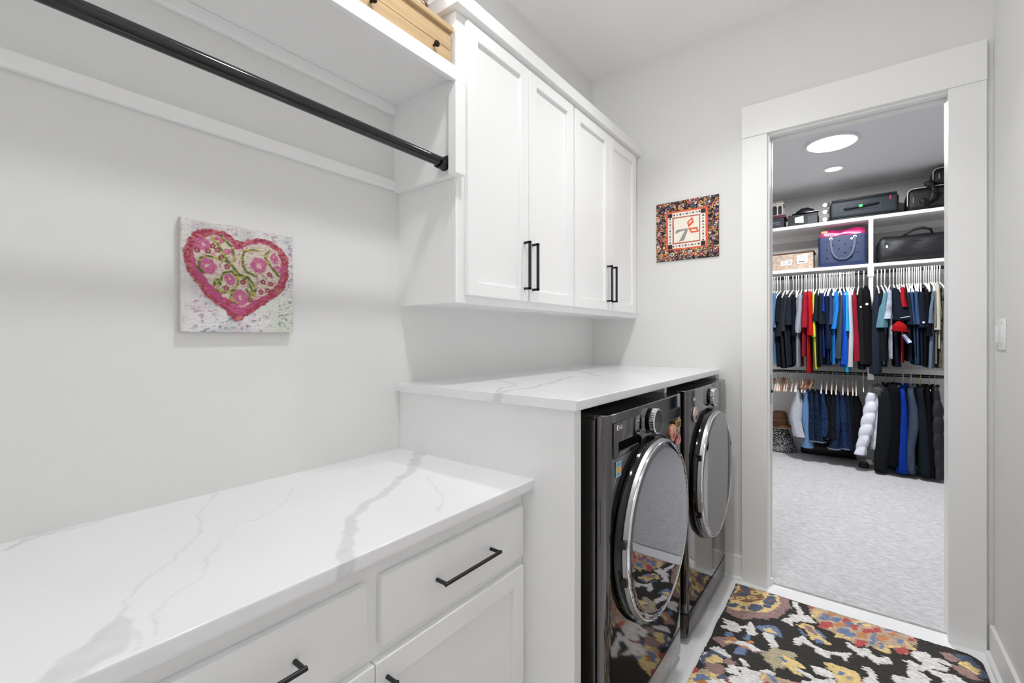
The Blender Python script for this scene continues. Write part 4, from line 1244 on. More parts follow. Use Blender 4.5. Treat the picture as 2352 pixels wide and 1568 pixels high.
set_colors(o.data, col.reshape(-1, 3))
tag(o, 'charcoal tufted rug with grey scrolls and bright flowers on the white floor', 'rug')

# ================================================================= CLOSET SHELVING
t = thing('closet_shelving', 'white closet shelving with two boards and a centre divider on the back wall', 'shelf', (1.5, 3.36, .9))
SF = 3.13
box('top_board', (CX0, CX1, SF, CYB, 2.540, 2.574), M_TRIM, t)
box('middle_board', (CX0, 1.5095, SF, CYB, 2.056, 2.089), M_TRIM, t)
box('middle_board', (1.5475, CX1, SF, CYB, 2.056, 2.089), M_TRIM, t)
box('divider', (1.51, 1.547, SF + .002, CYB, .92, 2.5395), M_TRIM, t)
box('divider_cap', (1.502, 1.553, SF - .008, SF + .0018, 1.955, 2.089), M_TRIM, t)
box('divider_cap', (1.502, 1.553, SF - .008, SF + .0018, .905, 1.09), M_TRIM, t)
for (a, b) in ((CX0, 1.5095), (1.5475, CX1)):
    box('wall_cleat', (a, b, CYB - .019, CYB, 2.47, 2.5395), M_TRIM, t)
    box('wall_cleat', (a, b, CYB - .019, CYB, 1.985, 2.0555), M_TRIM, t)
    box('wall_cleat', (a, b, CYB - .019, CYB, .93, 1.0), M_TRIM, t)
RZ, RZL = 2.004, 0.957
for zr, wd in ((RZ, 'upper'), (RZL, 'lower')):
    for (a, b, sd) in ((CX0, 1.5095, 'left'), (1.5475, CX1, 'right')):
        rt = thing('closet_rod', 'black %s closet rod on the %s side of the divider' % (wd, sd), 'rod', ((a + b) / 2, ROD_Y, zr))
        MB().tube([(a + .004, ROD_Y, zr), (b - .004, ROD_Y, zr)], .0155, 16).build('rod', M_ROD, rt, smooth='auto')
        for xx, q in ((a, 1), (b, -1)):
            MB().lathe([(.026, 0), (.026, .004 * q), (.018, .006 * q), (.018, .014 * q)], (xx + .0003 * q, ROD_Y, zr), 'x', 18).build('flange', M_BLACK, rt)

# ================================================================= HANGERS AND GARMENTS
def hook_pts(x, zr, zneck, r=.0195):
    pts = [(x, ROD_Y + r * math.cos(a), zr + r * math.sin(a)) for a in np.linspace(-.5, PI, 12)]
    pts += [(x, ROD_Y - r * .8, zr - .02), (x, ROD_Y - .004, zr - .045), (x, ROD_Y, zneck)]
    return pts
M_HWHITE = mat('hanger_white', (238, 238, 236), .45)
def white_hanger_proto():
    t = thing('shirt_hanger', 'slim white hanger on the upper closet rod holding a garment', 'hanger', (0, ROD_Y, 1.74), 'white hangers on the upper rods')
    MB().tube(hook_pts(0, RZ, 1.862), .0050, 8).build('hook', M_HWHITE, t, smooth=True)
    MB().tube([(0, ROD_Y - .2, 1.775), (0, ROD_Y - .1, 1.825), (0, ROD_Y, 1.862), (0, ROD_Y + .1, 1.825), (0, ROD_Y + .2, 1.775), (0, ROD_Y + .19, 1.765), (0, ROD_Y - .19, 1.765), (0, ROD_Y - .2, 1.775)], .0062, 8).build('shoulder_bar', M_HWHITE, t, smooth=True)
    return t
def trouser_hanger_proto(m2, label, group, mwood):
    t = thing('trouser_hanger', label, 'hanger', (0, ROD_Y, .74), group)
    MB().tube(hook_pts(0, RZL, .885), .0018, 6).build('hook', M_SILVER, t, smooth=True)
    m = MB()
    rg = []
    for q in np.linspace(-1, 1, 17):
        y, zc = ROD_Y + q * .205, .880 - .125 * abs(q) ** 1.25
        hx, hz = .0045 + .0022 * abs(q), .013 - .003 * abs(q)
        rg.append([(hx * math.cos(a), y, zc + hz * math.sin(a)) for a in np.linspace(0, 2 * PI, 10, endpoint=False)])
    m.rings(rg).build('shoulder_bar', mwood, t, smooth='auto')
    MB().tube([(0, ROD_Y - .19, .762), (0, ROD_Y - .185, .752), (0, ROD_Y + .185, .752), (0, ROD_Y + .19, .762)], .0042, 8).build('trouser_bar', m2, t, smooth=True)
    return t
def copy_thing(root, x):
    r = root.copy()
    C.objects.link(r)
    r.location = (x, root.location.y, root.location.z)
    r.rotation_euler = (0, 0, rnd0.uniform(-.13, .13) if root['group'].startswith('white') else rnd0.uniform(-.03, .03))
    for ch in PROTO[root]:
        c = ch.copy()
        C.objects.link(c)
        c.parent = r
    return r
PROTO = {}
rnd0 = random.Random(4)

wh = white_hanger_proto()
PROTO[wh] = list(wh.children)
first = True
for gx, gl in [(g[2], g[0]) for g in UPPER] + [(x, None) for x in EXTRA_HANGERS]:
    x = gx / 1000
    if 1.497 < x < 1.56:
        x = 1.494 if x < 1.528 else 1.563
    if first:
        wh.location.x = x
        first = False
        h = wh
    else:
        h = copy_thing(wh, x)
    if gl:
        h['label'] = 'white hanger of the ' + gl.split(',')[0]
    else:
        h['label'] = 'spare white hanger squeezed between the garments on the upper closet rod'

def ring(cx, cy, z, hx, hy, n=18, fold=0.0, ph=0.0, k=3):
    pts = []
    for i in range(n):
        a = 2 * PI * i / n
        ca, sa = math.cos(a), math.sin(a)
        x = hx * math.copysign(abs(ca) ** .8, ca)
        y = hy * math.copysign(abs(sa) ** .8, sa)
        x += fold * math.sin(k * sa * 2.2 + ph) 
        pts.append((cx + x, cy + y, z))
    return pts

def interp(tab, zq):
    # tab [(x,z,hw)] sorted by descending z
    if zq >= tab[0][1]:
        return tab[0][0], tab[0][2]
    for a, b in zip(tab[:-1], tab[1:]):
        if a[1] >= zq >= b[1]:
            f = (a[1] - zq) / max(1e-6, a[1] - b[1])
            return a[0] + f * (b[0] - a[0]), a[2] + f * (b[2] - a[2])
    return tab[-1][0], tab[-1][2]

def sleeve_mesh(tab, yc0, yc1, hy0, hy1, fold, ph, quilt=0.0, steps=14):
    rings = []
    z0, z1 = tab[0][1], tab[-1][1]
    for i in range(steps + 1):
        f = i / steps
        zq = z0 + (z1 - z0) * f
        x, hw = interp(tab, zq)
        e = .55 if i == 0 else 1
        yc = yc0 + (yc1 - yc0) * f
        rg = ring(x, yc, zq, max(.004, hw * e), (hy0 + (hy1 - hy0) * f) * e, 26, fold * f, ph + f * 2, 3)
        if quilt:
            q2 = []
            for k, (a, b, c) in enumerate(rg):
                an = 2 * PI * k / 26
                g = 1 + quilt * (abs(math.sin(PI * 5.5 * (f + .05 * math.cos(an + 1.2)))) ** .6 - .75)
                q2.append((x + (a - x) * g, yc + (b - yc) * g, c))
            rg = q2
        rings.append(rg)
    return rings

GZ = 1.812
rnd = random.Random(11)
SPECIAL = {}
for gi, (label, rgb, hx, sl, bt, kind) in enumerate(UPPER):
    hx = hx / 1000
    if 1.497 < hx < 1.56:
        hx = 1.494 if hx < 1.528 else 1.563
    sl = [(a / 1000, b / 1000, c / 1000) for a, b, c in sl]
    bt = (bt[0] / 1000, bt[1] / 1000, bt[2] / 1000)
    nm = {'tee': 'tee_shirt', 'long': 'long_sleeve_shirt', 'jacket': 'jacket'}[kind]
    cat = {'tee': 'shirt', 'long': 'shirt', 'jacket': 'jacket'}[kind]
    t = thing(nm, label, cat, (hx, ROD_Y, bt[1]), 'garments on the upper closet rods')
    fm = mat('camouflage_jersey', (150, 156, 172), .9, var=.42, vscale=11, spec=.15) if 'camouflage' in label else (mat('printed_jersey', (84, 84, 66), .9, var=.95, vscale=17, spec=.15) if 'printed' in label else fabric(rgb))
    th = min(.026, max(.012, bt[2] * .8))
    zb = bt[1]
    rings = []
    steps = 16
    ph = rnd.random() * 6
    for i in range(steps + 1):
        f = (i / steps) ** 1.35
        zq = GZ + (zb - GZ) * f
        d = GZ - zq
        hd = .075 + (.2 - .075) * min(1, d / .06) ** .8 + .035 * f
        cx = hx + (bt[0] - hx) * f
        hw = (.006 + (th - .006) * min(1, d / .12)) * (1 - .5 * f) + bt[2] * .95 * .5 * f
        rings.append(ring(cx, ROD_Y - .005, zq, hw, hd, 40, .005 * f + .001, ph, 5))
    MB().rings(rings).build('body', fm, t, smooth='auto')
    # front sleeve as it falls towards the room, and its twin at the back
    MB().rings(sleeve_mesh(sl, ROD_Y - .155, ROD_Y - .215, .06, .05 if kind == 'tee' else .04, .006, ph)).build('sleeve', fm, t, smooth='auto')
    s2 = [(hx + (a - sl[0][0]) * .3, b, min(c, .016)) for a, b, c in sl]
    MB().rings(sleeve_mesh(s2, ROD_Y + .16, ROD_Y + .205, .055, .045, .003, ph + 1)).build('sleeve', fm, t, smooth=True)
    ccol = (150, 30, 40) if 'red inner' in label else tuple(int(q * .8) for q in rgb)
    MB().tube([(hx + .010 * math.cos(a), ROD_Y + .070 * math.sin(a), GZ - .004 + .008 * math.cos(2 * a)) for a in np.linspace(0, 2 * PI, 25)], .0045, 6).build('collar', fabric(ccol), t, smooth=True)
    SPECIAL[gi] = (t, sl)

def patch(t, nm, m, sl, zz, w, h, dx=0.0):
    x, hw = interp(sl, zz)
    f = (sl[0][1] - zz) / (sl[0][1] - sl[-1][1])
    y = (ROD_Y - .155 - .06 * f) - .068
    MB().lathe([(.0005, 0), (w * .5, 0), (w * .5, .003), (.0005, .003)], (x + dx, y + .004, zz), 'y', 16).build(nm, m, t)
t, sl = SPECIAL[22]
patch(t, 'round_logo', M_PWHITE, sl, 1.665, .024, .02)
t, sl = SPECIAL[21]
patch(t, 'round_logo', M_PWHITE, sl, 1.64, .018, .016)
t, sl = SPECIAL[32]
patch(t, 'sleeve_logo', M_PWHITE, sl, 1.475, .018, .016, .005)
t, sl = SPECIAL[27]
m = MB()
for k in range(11):
    m.box(1.742 + k * .0066, 1.7462 + k * .0066, ROD_Y - .2755, ROD_Y - .270, 1.518 + k * .0012, 1.5245 + k * .0012)
m.build('sleeve_lettering', M_PWHITE, t)

# beanie and tag on the right rod
t = thing('knit_beanie', 'red knit beanie hanging under the navy polo sleeve', 'hat', (1.735, 2.86, 1.37))
rings = []
for i in range(14):
    f = i / 13
    r = .056 * min(1, (f * 1.9 + .002) ** .5)
    rings.append([(1.738 + r * math.cos(a), 2.87 + r * .8 * math.sin(a), 1.487 - f * .098 + .003 * math.sin(9 * a) * f - .006 * math.cos(a)) for a in np.linspace(0, 2 * PI, 36, endpoint=False)])
MB().rings(rings).build('cap', fabric((178, 16, 22)), t, smooth=True)
MB().tube([(1.738 + .0565 * math.cos(a), 2.87 + .0455 * math.sin(a), 1.398 - .006 * math.cos(a)) for a in np.linspace(0, 2 * PI, 33)], .010, 8).build('folded_brim', fabric((160, 14, 20)), t, smooth=True)
t = thing('price_tag', 'white and blue hang tag dangling below the red beanie', 'tag', (1.765, 2.87, 1.27))
v4 = [(1.745, 1.356), (1.775, 1.368), (1.825, 1.292), (1.792, 1.276)]
MB().prism(v4, 2.868, 2.8705, 'y').build('card', mat('tag_white', (222, 228, 238), .5), t)
MB().prism([(1.745, 1.356), (1.754, 1.3595), (1.802, 1.281), (1.792, 1.276)], 2.8668, 2.868, 'y').build('blue_edge', mat('tag_blue', (40, 90, 190), .5), t)
MB().tube([(1.762, 2.869, 1.354), (1.758, 2.872, 1.37), (1.756, 2.88, 1.40)], .0012, 6).build('string', M_PWHITE, t)

# trouser hangers and jeans
MWARM = mat('hanger_pale_wood', (232, 216, 204), .3, var=.2, vscale=14, stretch=(1, .2, 1))
pr_w = trouser_hanger_proto(MWARM, 'empty pale wooden hanger in the row left of the white jeans', 'empty wooden hangers on the lower rod', MWARM)
pr_b = trouser_hanger_proto(M_WOOD, 'empty reddish brown wooden hanger among the pale ones on the lower rod', 'brown wooden hangers on the lower rod', M_WOOD)
pr_j = trouser_hanger_proto(MWARM, 'pale wooden hanger with trousers folded over its bar on the lower rod', 'wooden hangers holding trousers', MWARM)
for p in (pr_w, pr_b, pr_j):
    PROTO[p] = list(p.children)
seen = set()
for x, k in TROUSER_HANGERS:
    p = {'w': pr_w, 'b': pr_b, 'j': pr_j}[k]
    if k not in seen:
        seen.add(k)
        p.location.x = x / 1000
        h = p
    else:
        h = copy_thing(p, x / 1000)
    if k == 'j':
        h['label'] = 'wooden hanger of the ' + min(JEANS, key=lambda q: abs(q[2] - x))[0].split(',')[0]
def curved_hanger(x, label, m):
    t = thing('coat_hanger', label, 'hanger', (x, ROD_Y, .76), 'curved wooden coat hangers on the lower rod')
    MB().tube(hook_pts(x, RZL, .872), .0018, 6).build('hook', M_SILVER, t, smooth=True)
    pts = [(x - .028 * (abs(q) ** 1.7), ROD_Y + q * .2, .872 - .075 * abs(q) ** 1.4) for q in np.linspace(-1, 1, 15)]
    MB().tube(pts, [.006 + .005 * abs(q) for q in np.linspace(-1, 1, 15)], 8).build('shoulder_bar', m, t, smooth=True)
for x, lb in ((.968, 'first curved wooden coat hanger right of the light blue jeans'), (1.002, 'second curved wooden coat hanger right of the light blue jeans'), (1.042, 'third curved wooden coat hanger right of the light blue jeans'), (.668, 'curved wooden coat hanger closest to the left door jamb')):
    curved_hanger(x, lb, M_WOOD)
t = thing('shirt_hanger', 'single white plastic hanger on the lower rod left of the divider', 'hanger', (1.468, ROD_Y, .76))
MB().tube(hook_pts(1.468, RZL, .872), .0034, 6).build('hook', M_HWHITE, t, smooth=True)
MB().tube([(1.468, ROD_Y - .2, .79), (1.468, ROD_Y, .872), (1.468, ROD_Y + .2, .79)], .0045, 6).build('shoulder_bar', M_HWHITE, t, smooth=True)

for ji, (label, rgb, hx, sl, kind) in enumerate(JEANS):
    hx /= 1000
    sl = [(a / 1000, b / 1000, max(.012, c / 1000)) for a, b, c in sl]
    t = thing('jeans' if 'trousers' not in label else 'trousers', label, 'trousers', (hx, ROD_Y, sl[-1][1]), 'trousers on the lower closet rod')
    dm = mat('denim_%d_%d_%d' % rgb, tuple(int(q * .84) for q in rgb), .9, bump=.6, bscale=60, var=.10 if kind in ('white', 'light') else .55, vscale=70, stretch=(1, 1, .5), spec=.15)
    ph = rnd.random() * 6
    for leg, (yy, hy) in enumerate(((ROD_Y - .075, .068), (ROD_Y + .075, .068))):
        tab = [(hx, .757, .012), (hx, .735, .018)] + [(a - .004 * leg, min(.725, b + .05 * leg), c * 1.25) for a, b, c in sl[1:]]
        rings = []
        zs = np.linspace(.757, tab[-1][1], 17)
        for i, zq in enumerate(zs):
            f = i / 16
            x, hw = interp(tab, zq)
            y2 = yy - (.055 * f if leg == 0 else -.02 * f)
            rings.append(ring(x, y2, zq, hw * (1 + .12 * math.sin(f * 9 + ph)), hy + .01 * f, 30, .006 * f + .001, ph + 3 * f, 4))
        lg = MB().rings(rings).build('leg', dm, t, smooth='auto')
        if kind == 'hem' and leg == 0:
            x, hw = tab[-1][0], tab[-1][2]
            zq = tab[-1][1]
            MB().rings([ring(x, yy - .055, zq + .014, hw * 1.06, hy + .0125, 30, .006, ph + 3, 4), ring(x, yy - .055, zq - .002, hw * 1.10, hy + .014, 30, .006, ph + 3, 4)]).build('frayed_hem', fabric((120, 136, 156)), lg, smooth=True)

# coats
for ci, (label, rgb, hx, sl, bd, kind) in enumerate(COATS):
    hx /= 1000
    if hx < 1.575:
        hx = 1.58
    sl = [(a / 1000, b / 1000, c / 1000) for a, b, c in sl]
    bd = [(a / 1000, b / 1000, c / 1000) for a, b, c in bd]
    zlow = max(.03, bd[-1][1])
    t = thing('coat' if kind == 'coat' else 'puffer_coat', label, 'coat', (hx, ROD_Y, zlow), 'coats on the lower right rod')
    fm = fabric(rgb) if kind == 'coat' else mat('shell_%d_%d_%d' % rgb, rgb, .45, bump=.3, bscale=60, var=.08, vscale=14)
    ph = rnd.random() * 6
    rings = []
    for i in range(23):
        f = (i / 22) ** 1.2
        zq = .858 + (zlow - .858) * f
        d = .858 - zq
        x, hw = interp([(hx, .858, .018)] + bd, zq)
        hd = .06 + .15 * min(1, d / .08) ** .8 + .02 * f
        q = 1 + (.10 * (abs(math.sin(f * PI * 6)) - .5) if kind == 'puffer' else 0)
        rings.append(ring(x, ROD_Y, zq, min(hw, .040) * q, hd * (1 + (q - 1) * .3), 40, .007 * f + .001, ph, 5))
    MB().rings(rings).build('body', fm, t, smooth=True)
    s1 = [(a, max(.03, b), c) for a, b, c in sl]
    MB().rings(sleeve_mesh(s1, ROD_Y - .165, ROD_Y - .25, .07, .055, .006, ph, .24 if kind == 'puffer' else .0, 66 if kind == 'puffer' else 20)).build('sleeve', fm, t, smooth=True)
    s2 = [(hx + (a - sl[0][0]) * .3, max(.03, b), min(c, .03)) for a, b, c in sl]
    MB().rings(sleeve_mesh(s2, ROD_Y + .165, ROD_Y + .20, .06, .05, .004, ph, .2 if kind == 'puffer' else 0, 20)).build('sleeve', fm, t, smooth=True)
    hk = mat('hanger_yellow', (214, 200, 70), .5) if 'yellow' in label else (M_HWHITE if ci in (3, 4) else M_SILVER)
    tt = thing('coat_hanger', {0: 'metal hook hanger carrying the white puffer', 5: 'yellow hanger carrying the charcoal jacket'}.get(ci, 'hanger carrying the ' + label.split(' hanging')[0].split(' with')[0].split(' between')[0].split(' beside')[0].split(' left')[0].split(' at ')[0]), 'hanger', (hx, ROD_Y, .8))
    MB().tube(hook_pts(hx, RZL, .866), .003 if ci in (3, 4, 5) else .0018, 6).build('hook', hk, tt, smooth=True)
    MB().tube([(hx, ROD_Y - .12, .822), (hx, ROD_Y - .04, .862), (hx, ROD_Y, .868), (hx, ROD_Y + .04, .862), (hx, ROD_Y + .12, .822)], .005, 6).build('shoulder_bar', hk, tt, smooth=True)
    if ci == 0:
        m = MB()
        r2 = random.Random(2)
        fx, fy, fz = 1.575, ROD_Y - .15, .80
        for q in range(1300):
            a = r2.random() * 2 * PI
            b = math.acos(1 - 2 * r2.random())
            p0 = Vector((fx + .052 * math.sin(b) * math.cos(a), fy + .07 * math.sin(b) * math.sin(a), fz + .062 * math.cos(b)))
            nrm = Vector((math.sin(b) * math.cos(a), math.sin(b) * math.sin(a), math.cos(b) - .5)).normalized()
            sd = nrm.orthogonal().normalized() * .0011
            L = .014 + .026 * r2.random()
            p1 = p0 + nrm * L * .6
            p2 = p0 + nrm * L + Vector((r2.uniform(-.01, .01), 0, -.014))
            m.add([p0 - sd, p0 + sd, p1 + sd * .7, p1 - sd * .7, p2], [(0, 1, 2, 3), (3, 2, 4)])
        rg = [[(fx + .05 * math.sin(b) * math.cos(a), fy + .068 * math.sin(b) * math.sin(a), fz + .06 * math.cos(b)) for a in np.linspace(0, 2 * PI, 18, endpoint=False)] for b in np.linspace(.05, PI - .05, 9)]
        m.rings(rg)
        m.build('fur_hood', mat('grey_fur', (92, 92, 94), .8, var=.75, vscale=60), t)
    else:
        MB().tube([(hx + .022 * math.cos(a), ROD_Y + .07 * math.sin(a) - .01, .864 + .01 * math.cos(2 * a)) for a in np.linspace(0, 2 * PI, 21)], .012, 8).build('collar', fm, t, smooth=True)

# ================================================================= THINGS ON THE CLOSET SHELVES
M_NAVYF = mat('suitcase_nylon', (25, 32, 42), .6, bump=.25, bscale=500, var=.1)
M_BLKF = mat('black_nylon', (9, 10, 14), .55, bump=.3, bscale=400, var=.15)
ZS = 2.5745
t = thing('suitcase', 'navy soft suitcase lying flat with wheels at its left end on the top shelf', 'suitcase', (1.47, 3.35, ZS))
MB().rbox(1.182, 1.748, 3.155, 3.56, ZS + .022, ZS + .205, .03, 4).build('shell', M_NAVYF, t, smooth='auto')
MB().rbox(1.20, 1.735, 3.165, 3.55, ZS + .200, ZS + .225, .010, 2).build('expansion_band', M_BLKF, t, smooth='auto')
MB().rbox(1.176, 1.756, 3.165, 3.555, ZS + .001, ZS + .024, .008, 2).build('zip_band', M_BLKF, t, smooth='auto')
MB().rbox(1.26, 1.62, 3.1515, 3.157, ZS + .085, ZS + .150, .002, 1).build('front_pocket', M_NAVYF, t)
hd = MB().tube([(1.31, 3.156, ZS + .108), (1.325, 3.138, ZS + .110), (1.45, 3.132, ZS + .118), (1.575, 3.138, ZS + .126), (1.59, 3.156, ZS + .128)], .011, 8).build('carry_handle', M_BLKF, t, smooth=True)
MB().rbox(1.432, 1.462, 3.119, 3.146, ZS + .105, ZS + .132, .003, 1).build('green_label', mat('green_label', (70, 210, 110), .5), hd)
MB().rbox(1.675, 1.692, 3.147, 3.156, ZS + .145, ZS + .188, .003, 1).build('red_ribbon', mat('red_ribbon', (170, 40, 44), .6), t)
for zz, yy in ((.185, 3.19), (.110, 3.18), (.028, 3.175)):
    wl = MB().lathe([(.021, 0), (.024, .004), (.024, .018), (.021, .022)], (1.142, yy - .030, ZS + zz), 'y', 20).build('wheel', M_SILVER, t, smooth='auto')
    MB().lathe([(.010, -.001), (.010, .0)], (1.142, yy - .030, ZS + zz), 'y', 12).build('wheel_hub', M_PWHITE, wl)
    MB().rbox(1.146, 1.186, yy - .026, yy + .006, ZS + zz - .012, ZS + zz + .016, .004, 1).build('wheel_fork', M_BLKF, t)
MB().tube([(1.182, 3.152, ZS + .045), (1.178, 3.150, ZS + .12), (1.19, 3.152, ZS + .19)], .004, 6).build('piping', M_SILVER, t)

def upright_case(x0, x1, y0, y1, z0, z1, r, label):
    t = thing('travel_bag', label, 'suitcase', ((x0 + x1) / 2, (y0 + y1) / 2, z0))
    MB().rbox(x0, x1, y0, y1, z0 + .001, z1, r, 6).build('shell', M_BLKF, t, smooth='auto')
    q = []
    for (cx, cz, a0) in ((x0 + r, z0 + r, PI), (x0 + r, z1 - r, PI / 2)):
        pass
    path = [(x1 - r, y0 + .004, z1 - .006)] + [(x0 + r - (r - .006) * math.sin(a), y0 + .004, z1 - r + (r - .006) * math.cos(a)) for a in np.linspace(0, PI / 2, 8)] + [(x0 + .006, y0 + .004, z0 + r)]
    MB().tube(path, .0042, 6).build('white_piping', mat('piping_white', (214, 212, 206), .5), t, smooth=True)
    MB().rbox(x0 + .045, x0 + .055, y0 - .004, y0 + .003, (z0 + z1) / 2 - .03, (z0 + z1) / 2 + .02, .001, 1).build('zip_pull', M_SILVER, t)
    MB().tube([((x0 + x1) / 2 - .07, (y0 + y1) / 2, z1 - .006), ((x0 + x1) / 2 - .05, (y0 + y1) / 2, z1 + .012), ((x0 + x1) / 2 + .05, (y0 + y1) / 2, z1 + .012), ((x0 + x1) / 2 + .07, (y0 + y1) / 2, z1 - .006)], .007, 6).build('top_handle', M_BLKF, t, smooth=True)
upright_case(1.806, 2.28, 3.165, 3.50, ZS, ZS + .225, .055, 'black rounded travel bag on the top shelf right of the navy suitcase')
upright_case(1.99, 2.36, 3.15, 3.42, ZS + .2255, ZS + .385, .05, 'smaller black bag with white piping stacked on the black travel bag')
t = thing('neck_pillow', 'black travel neck pillow slumped in front of the stacked bags', 'pillow', (1.95, 3.12, ZS + .02))
pts = [(1.95 + .052 * math.cos(a), 3.135, ZS + .155 + .085 * math.sin(a)) for a in np.linspace(-2.4, 1.9, 18)]
MB().tube(pts, [.024 + .008 * math.sin(i) for i in range(18)], 10).build('cushion', M_BLKF, t, smooth=True)
for (a, b) in ((1.925, ZS + .055), (2.01, ZS + .15)):
    MB().lathe([(.001, -.02), (.012, -.016), (.016, 0), (.012, .012), (.001, .016)], (a, 3.11, b), 'y', 14).build('toggle', M_GASKET, t, smooth=True)

t = thing('storage_box', 'dark box with a maroon lid and grey lettering at the left of the top shelf', 'box', (.70, 3.27, ZS))
box('box_body', (.50, .757, 3.165, 3.40, ZS + .0005, ZS + .125), mat('box_charcoal', (38, 40, 50), .6), t)
box('box_lid', (.49, .775, 3.158, 3.41, ZS + .118, ZS + .150), mat('box_maroon', (84, 28, 40), .5), t, bevel=.003)
m = MB()
for k in range(6):
    m.box(.655 + k * .012, .662 + k * .012, 3.1640, 3.1652, ZS + .058, ZS + .074)
for k in range(8):
    m.box(.652 + k * .009, .657 + k * .009, 3.1640, 3.1652, ZS + .040, ZS + .048)
m.build('box_lettering', mat('box_letters', (120, 122, 130), .6), t)
t = thing('arched_lantern', 'white lantern with arched openings standing on the maroon lidded box', 'lantern', (.66, 3.27, ZS + .1505))
m = MB()
Z0 = ZS + .1508
m.box(.565, .748, 3.20, 3.36, Z0, Z0 + .012).box(.558, .755, 3.19, 3.37, Z0 + .128, Z0 + .140).box(.568, .745, 3.20, 3.36, Z0 + .140, Z0 + .164)
for xx in (.57, .628, .686, .735):
    for yy in (3.205, 3.345):
        m.box(xx, xx + .011, yy, yy + .011, Z0 + .012, Z0 + .128)
for x0 in (.581, .639, .697):
    x1 = x0 + (.047 if x0 < .69 else .038)
    cx, rr = (x0 + x1) / 2, (x1 - x0) / 2
    arc = [(cx + rr * math.cos(a), Z0 + .095 + rr * math.sin(a)) for a in np.linspace(0, PI, 9)]
    for yy in (3.205, 3.345):
        m.prism([(x0 + 0, Z0 + .128), (x1, Z0 + .128)] + arc, yy, yy + .011, 'y')
m.build('frame', mat('lantern_white', (214, 208, 198), .5), t, bevel=.0008)
m = MB()
for k in range(14):
    m.box(.57 + k * .0125, .577 + k * .0125, 3.1985, 3.2, Z0 + .146, Z0 + .160)
m.build('frieze', mat('lantern_brown', (110, 88, 78), .6), t)
MB().box(.59, .73, 3.225, 3.34, Z0 + .0125, Z0 + .126).build('inner_core', mat('lantern_core', (52, 50, 54), .4), t)

t = thing('hat_box', 'black box with a cream label on the top shelf', 'box', (.94, 3.3, ZS))
box('box_body', (.80, 1.075, 3.175, 3.45, ZS + .0005, ZS + .130), mat('box_black', (20, 21, 25), .55, bump=.2), t, bevel=.006)
box('corner_panel', (.985, 1.07, 3.1735, 3.176, ZS + .006, ZS + .100), mat('box_grey', (58, 60, 66), .6), t, bevel=0)
MB().prism([(.864, ZS + .096), (.945, ZS + .108), (.948, ZS + .030), (.866, ZS + .040)], 3.1720, 3.1748, 'y').build('paper_label', mat('label_cream', (226, 222, 202), .7), t)
t = thing('baseball_cap', 'black cap with white brim edge resting on the black box', 'cap', (.95, 3.28, ZS + .1305))
rings = []
for i in range(11):
    f = i / 10
    rr = math.cos(f * 1.45)
    rings.append([(.955 + .105 * rr * math.cos(a) * (1 + .05 * math.sin(3 * a)), 3.30 + .10 * rr * math.sin(a), ZS + .142 + .075 * math.sin(f * 1.5) + .004 * math.sin(5 * a + i)) for a in np.linspace(0, 2 * PI, 26, endpoint=False)])
MB().rings(rings).build('crown', M_BLKF, t, smooth=True)
br = []
for h in (0, .004):
    br.append([(.955 + (.125 + .02 * max(0, -math.sin(a))) * math.cos(a), 3.28 + (.10 + .03 * max(0, -math.sin(a))) * math.sin(a), ZS + .1325 + h + .02 * math.cos(a) * math.cos(a)) for a in np.linspace(0, 2 * PI, 30, endpoint=False)])
b = MB().rings(br).build('brim', M_BLKF, t, smooth='auto')
MB().tube([(.955 + .142 * math.cos(a), 3.282 + .128 * math.sin(a), ZS + .137 + .02 * math.cos(a) ** 2) for a in np.linspace(-1.5, -.25, 12)], .0035, 6).build('white_edge', M_PWHITE, b, smooth=True)
MB().lathe([(.006, 0), (.005, .004), (.0005, .005)], (1.005, 3.225, ZS + .192), 'z', 10).build('snap', M_PWHITE, t)

ZM = 2.0895
t = thing('cardboard_box', 'snakeskin patterned shoe box with white labels and brown lid on the middle shelf', 'box', (.78, 3.3, ZM))
box('box_body', (.52, 1.036, 3.16, 3.44, ZM + .0005, ZM + .178), mat('snake_print', (172, 152, 136), .6, var=.26, vscale=34), t, bevel=.003)
MB().prism([(.50, ZM + .178), (1.043, ZM + .186), (1.043, ZM + .205), (.9, ZM + .200), (.50, ZM + .192)], 3.17, 3.45, 'y').build('box_lid', mat('lid_brown', (74, 46, 34), .6), t)
pz = M_PWHITE
l1 = MB().prism([(.733, ZM + .052), (.835, ZM + .062), (.835, ZM + .115), (.733, ZM + .105)], 3.1578, 3.1602, 'y').build('shipping_label', pz, t)
l2 = MB().prism([(.888, ZM + .062), (.985, ZM + .070), (.985, ZM + .168), (.884, ZM + .156)], 3.1578, 3.1602, 'y').build('shipping_label', pz, t)
ink = mat('label_ink', (90, 92, 100), .7)
m = MB()
for k in range(4):
    m.box(.742, .788, 3.1570, 3.1579, ZM + .068 + k * .009, ZM + .071 + k * .009)
    m.box(.802, .826, 3.1570, 3.1579, ZM + .072 + k * .009, ZM + .077 + k * .009)
m.build('label_print', ink, l1)
m = MB()
for k in range(5):
    m.box(.896 + .004 * k, .965, 3.1570, 3.1579, ZM + .110 + k * .009, ZM + .113 + k * .009)
m.box(.900, .960, 3.1570, 3.1579, ZM + .078, ZM + .090)
m.build('label_print', ink, l2)

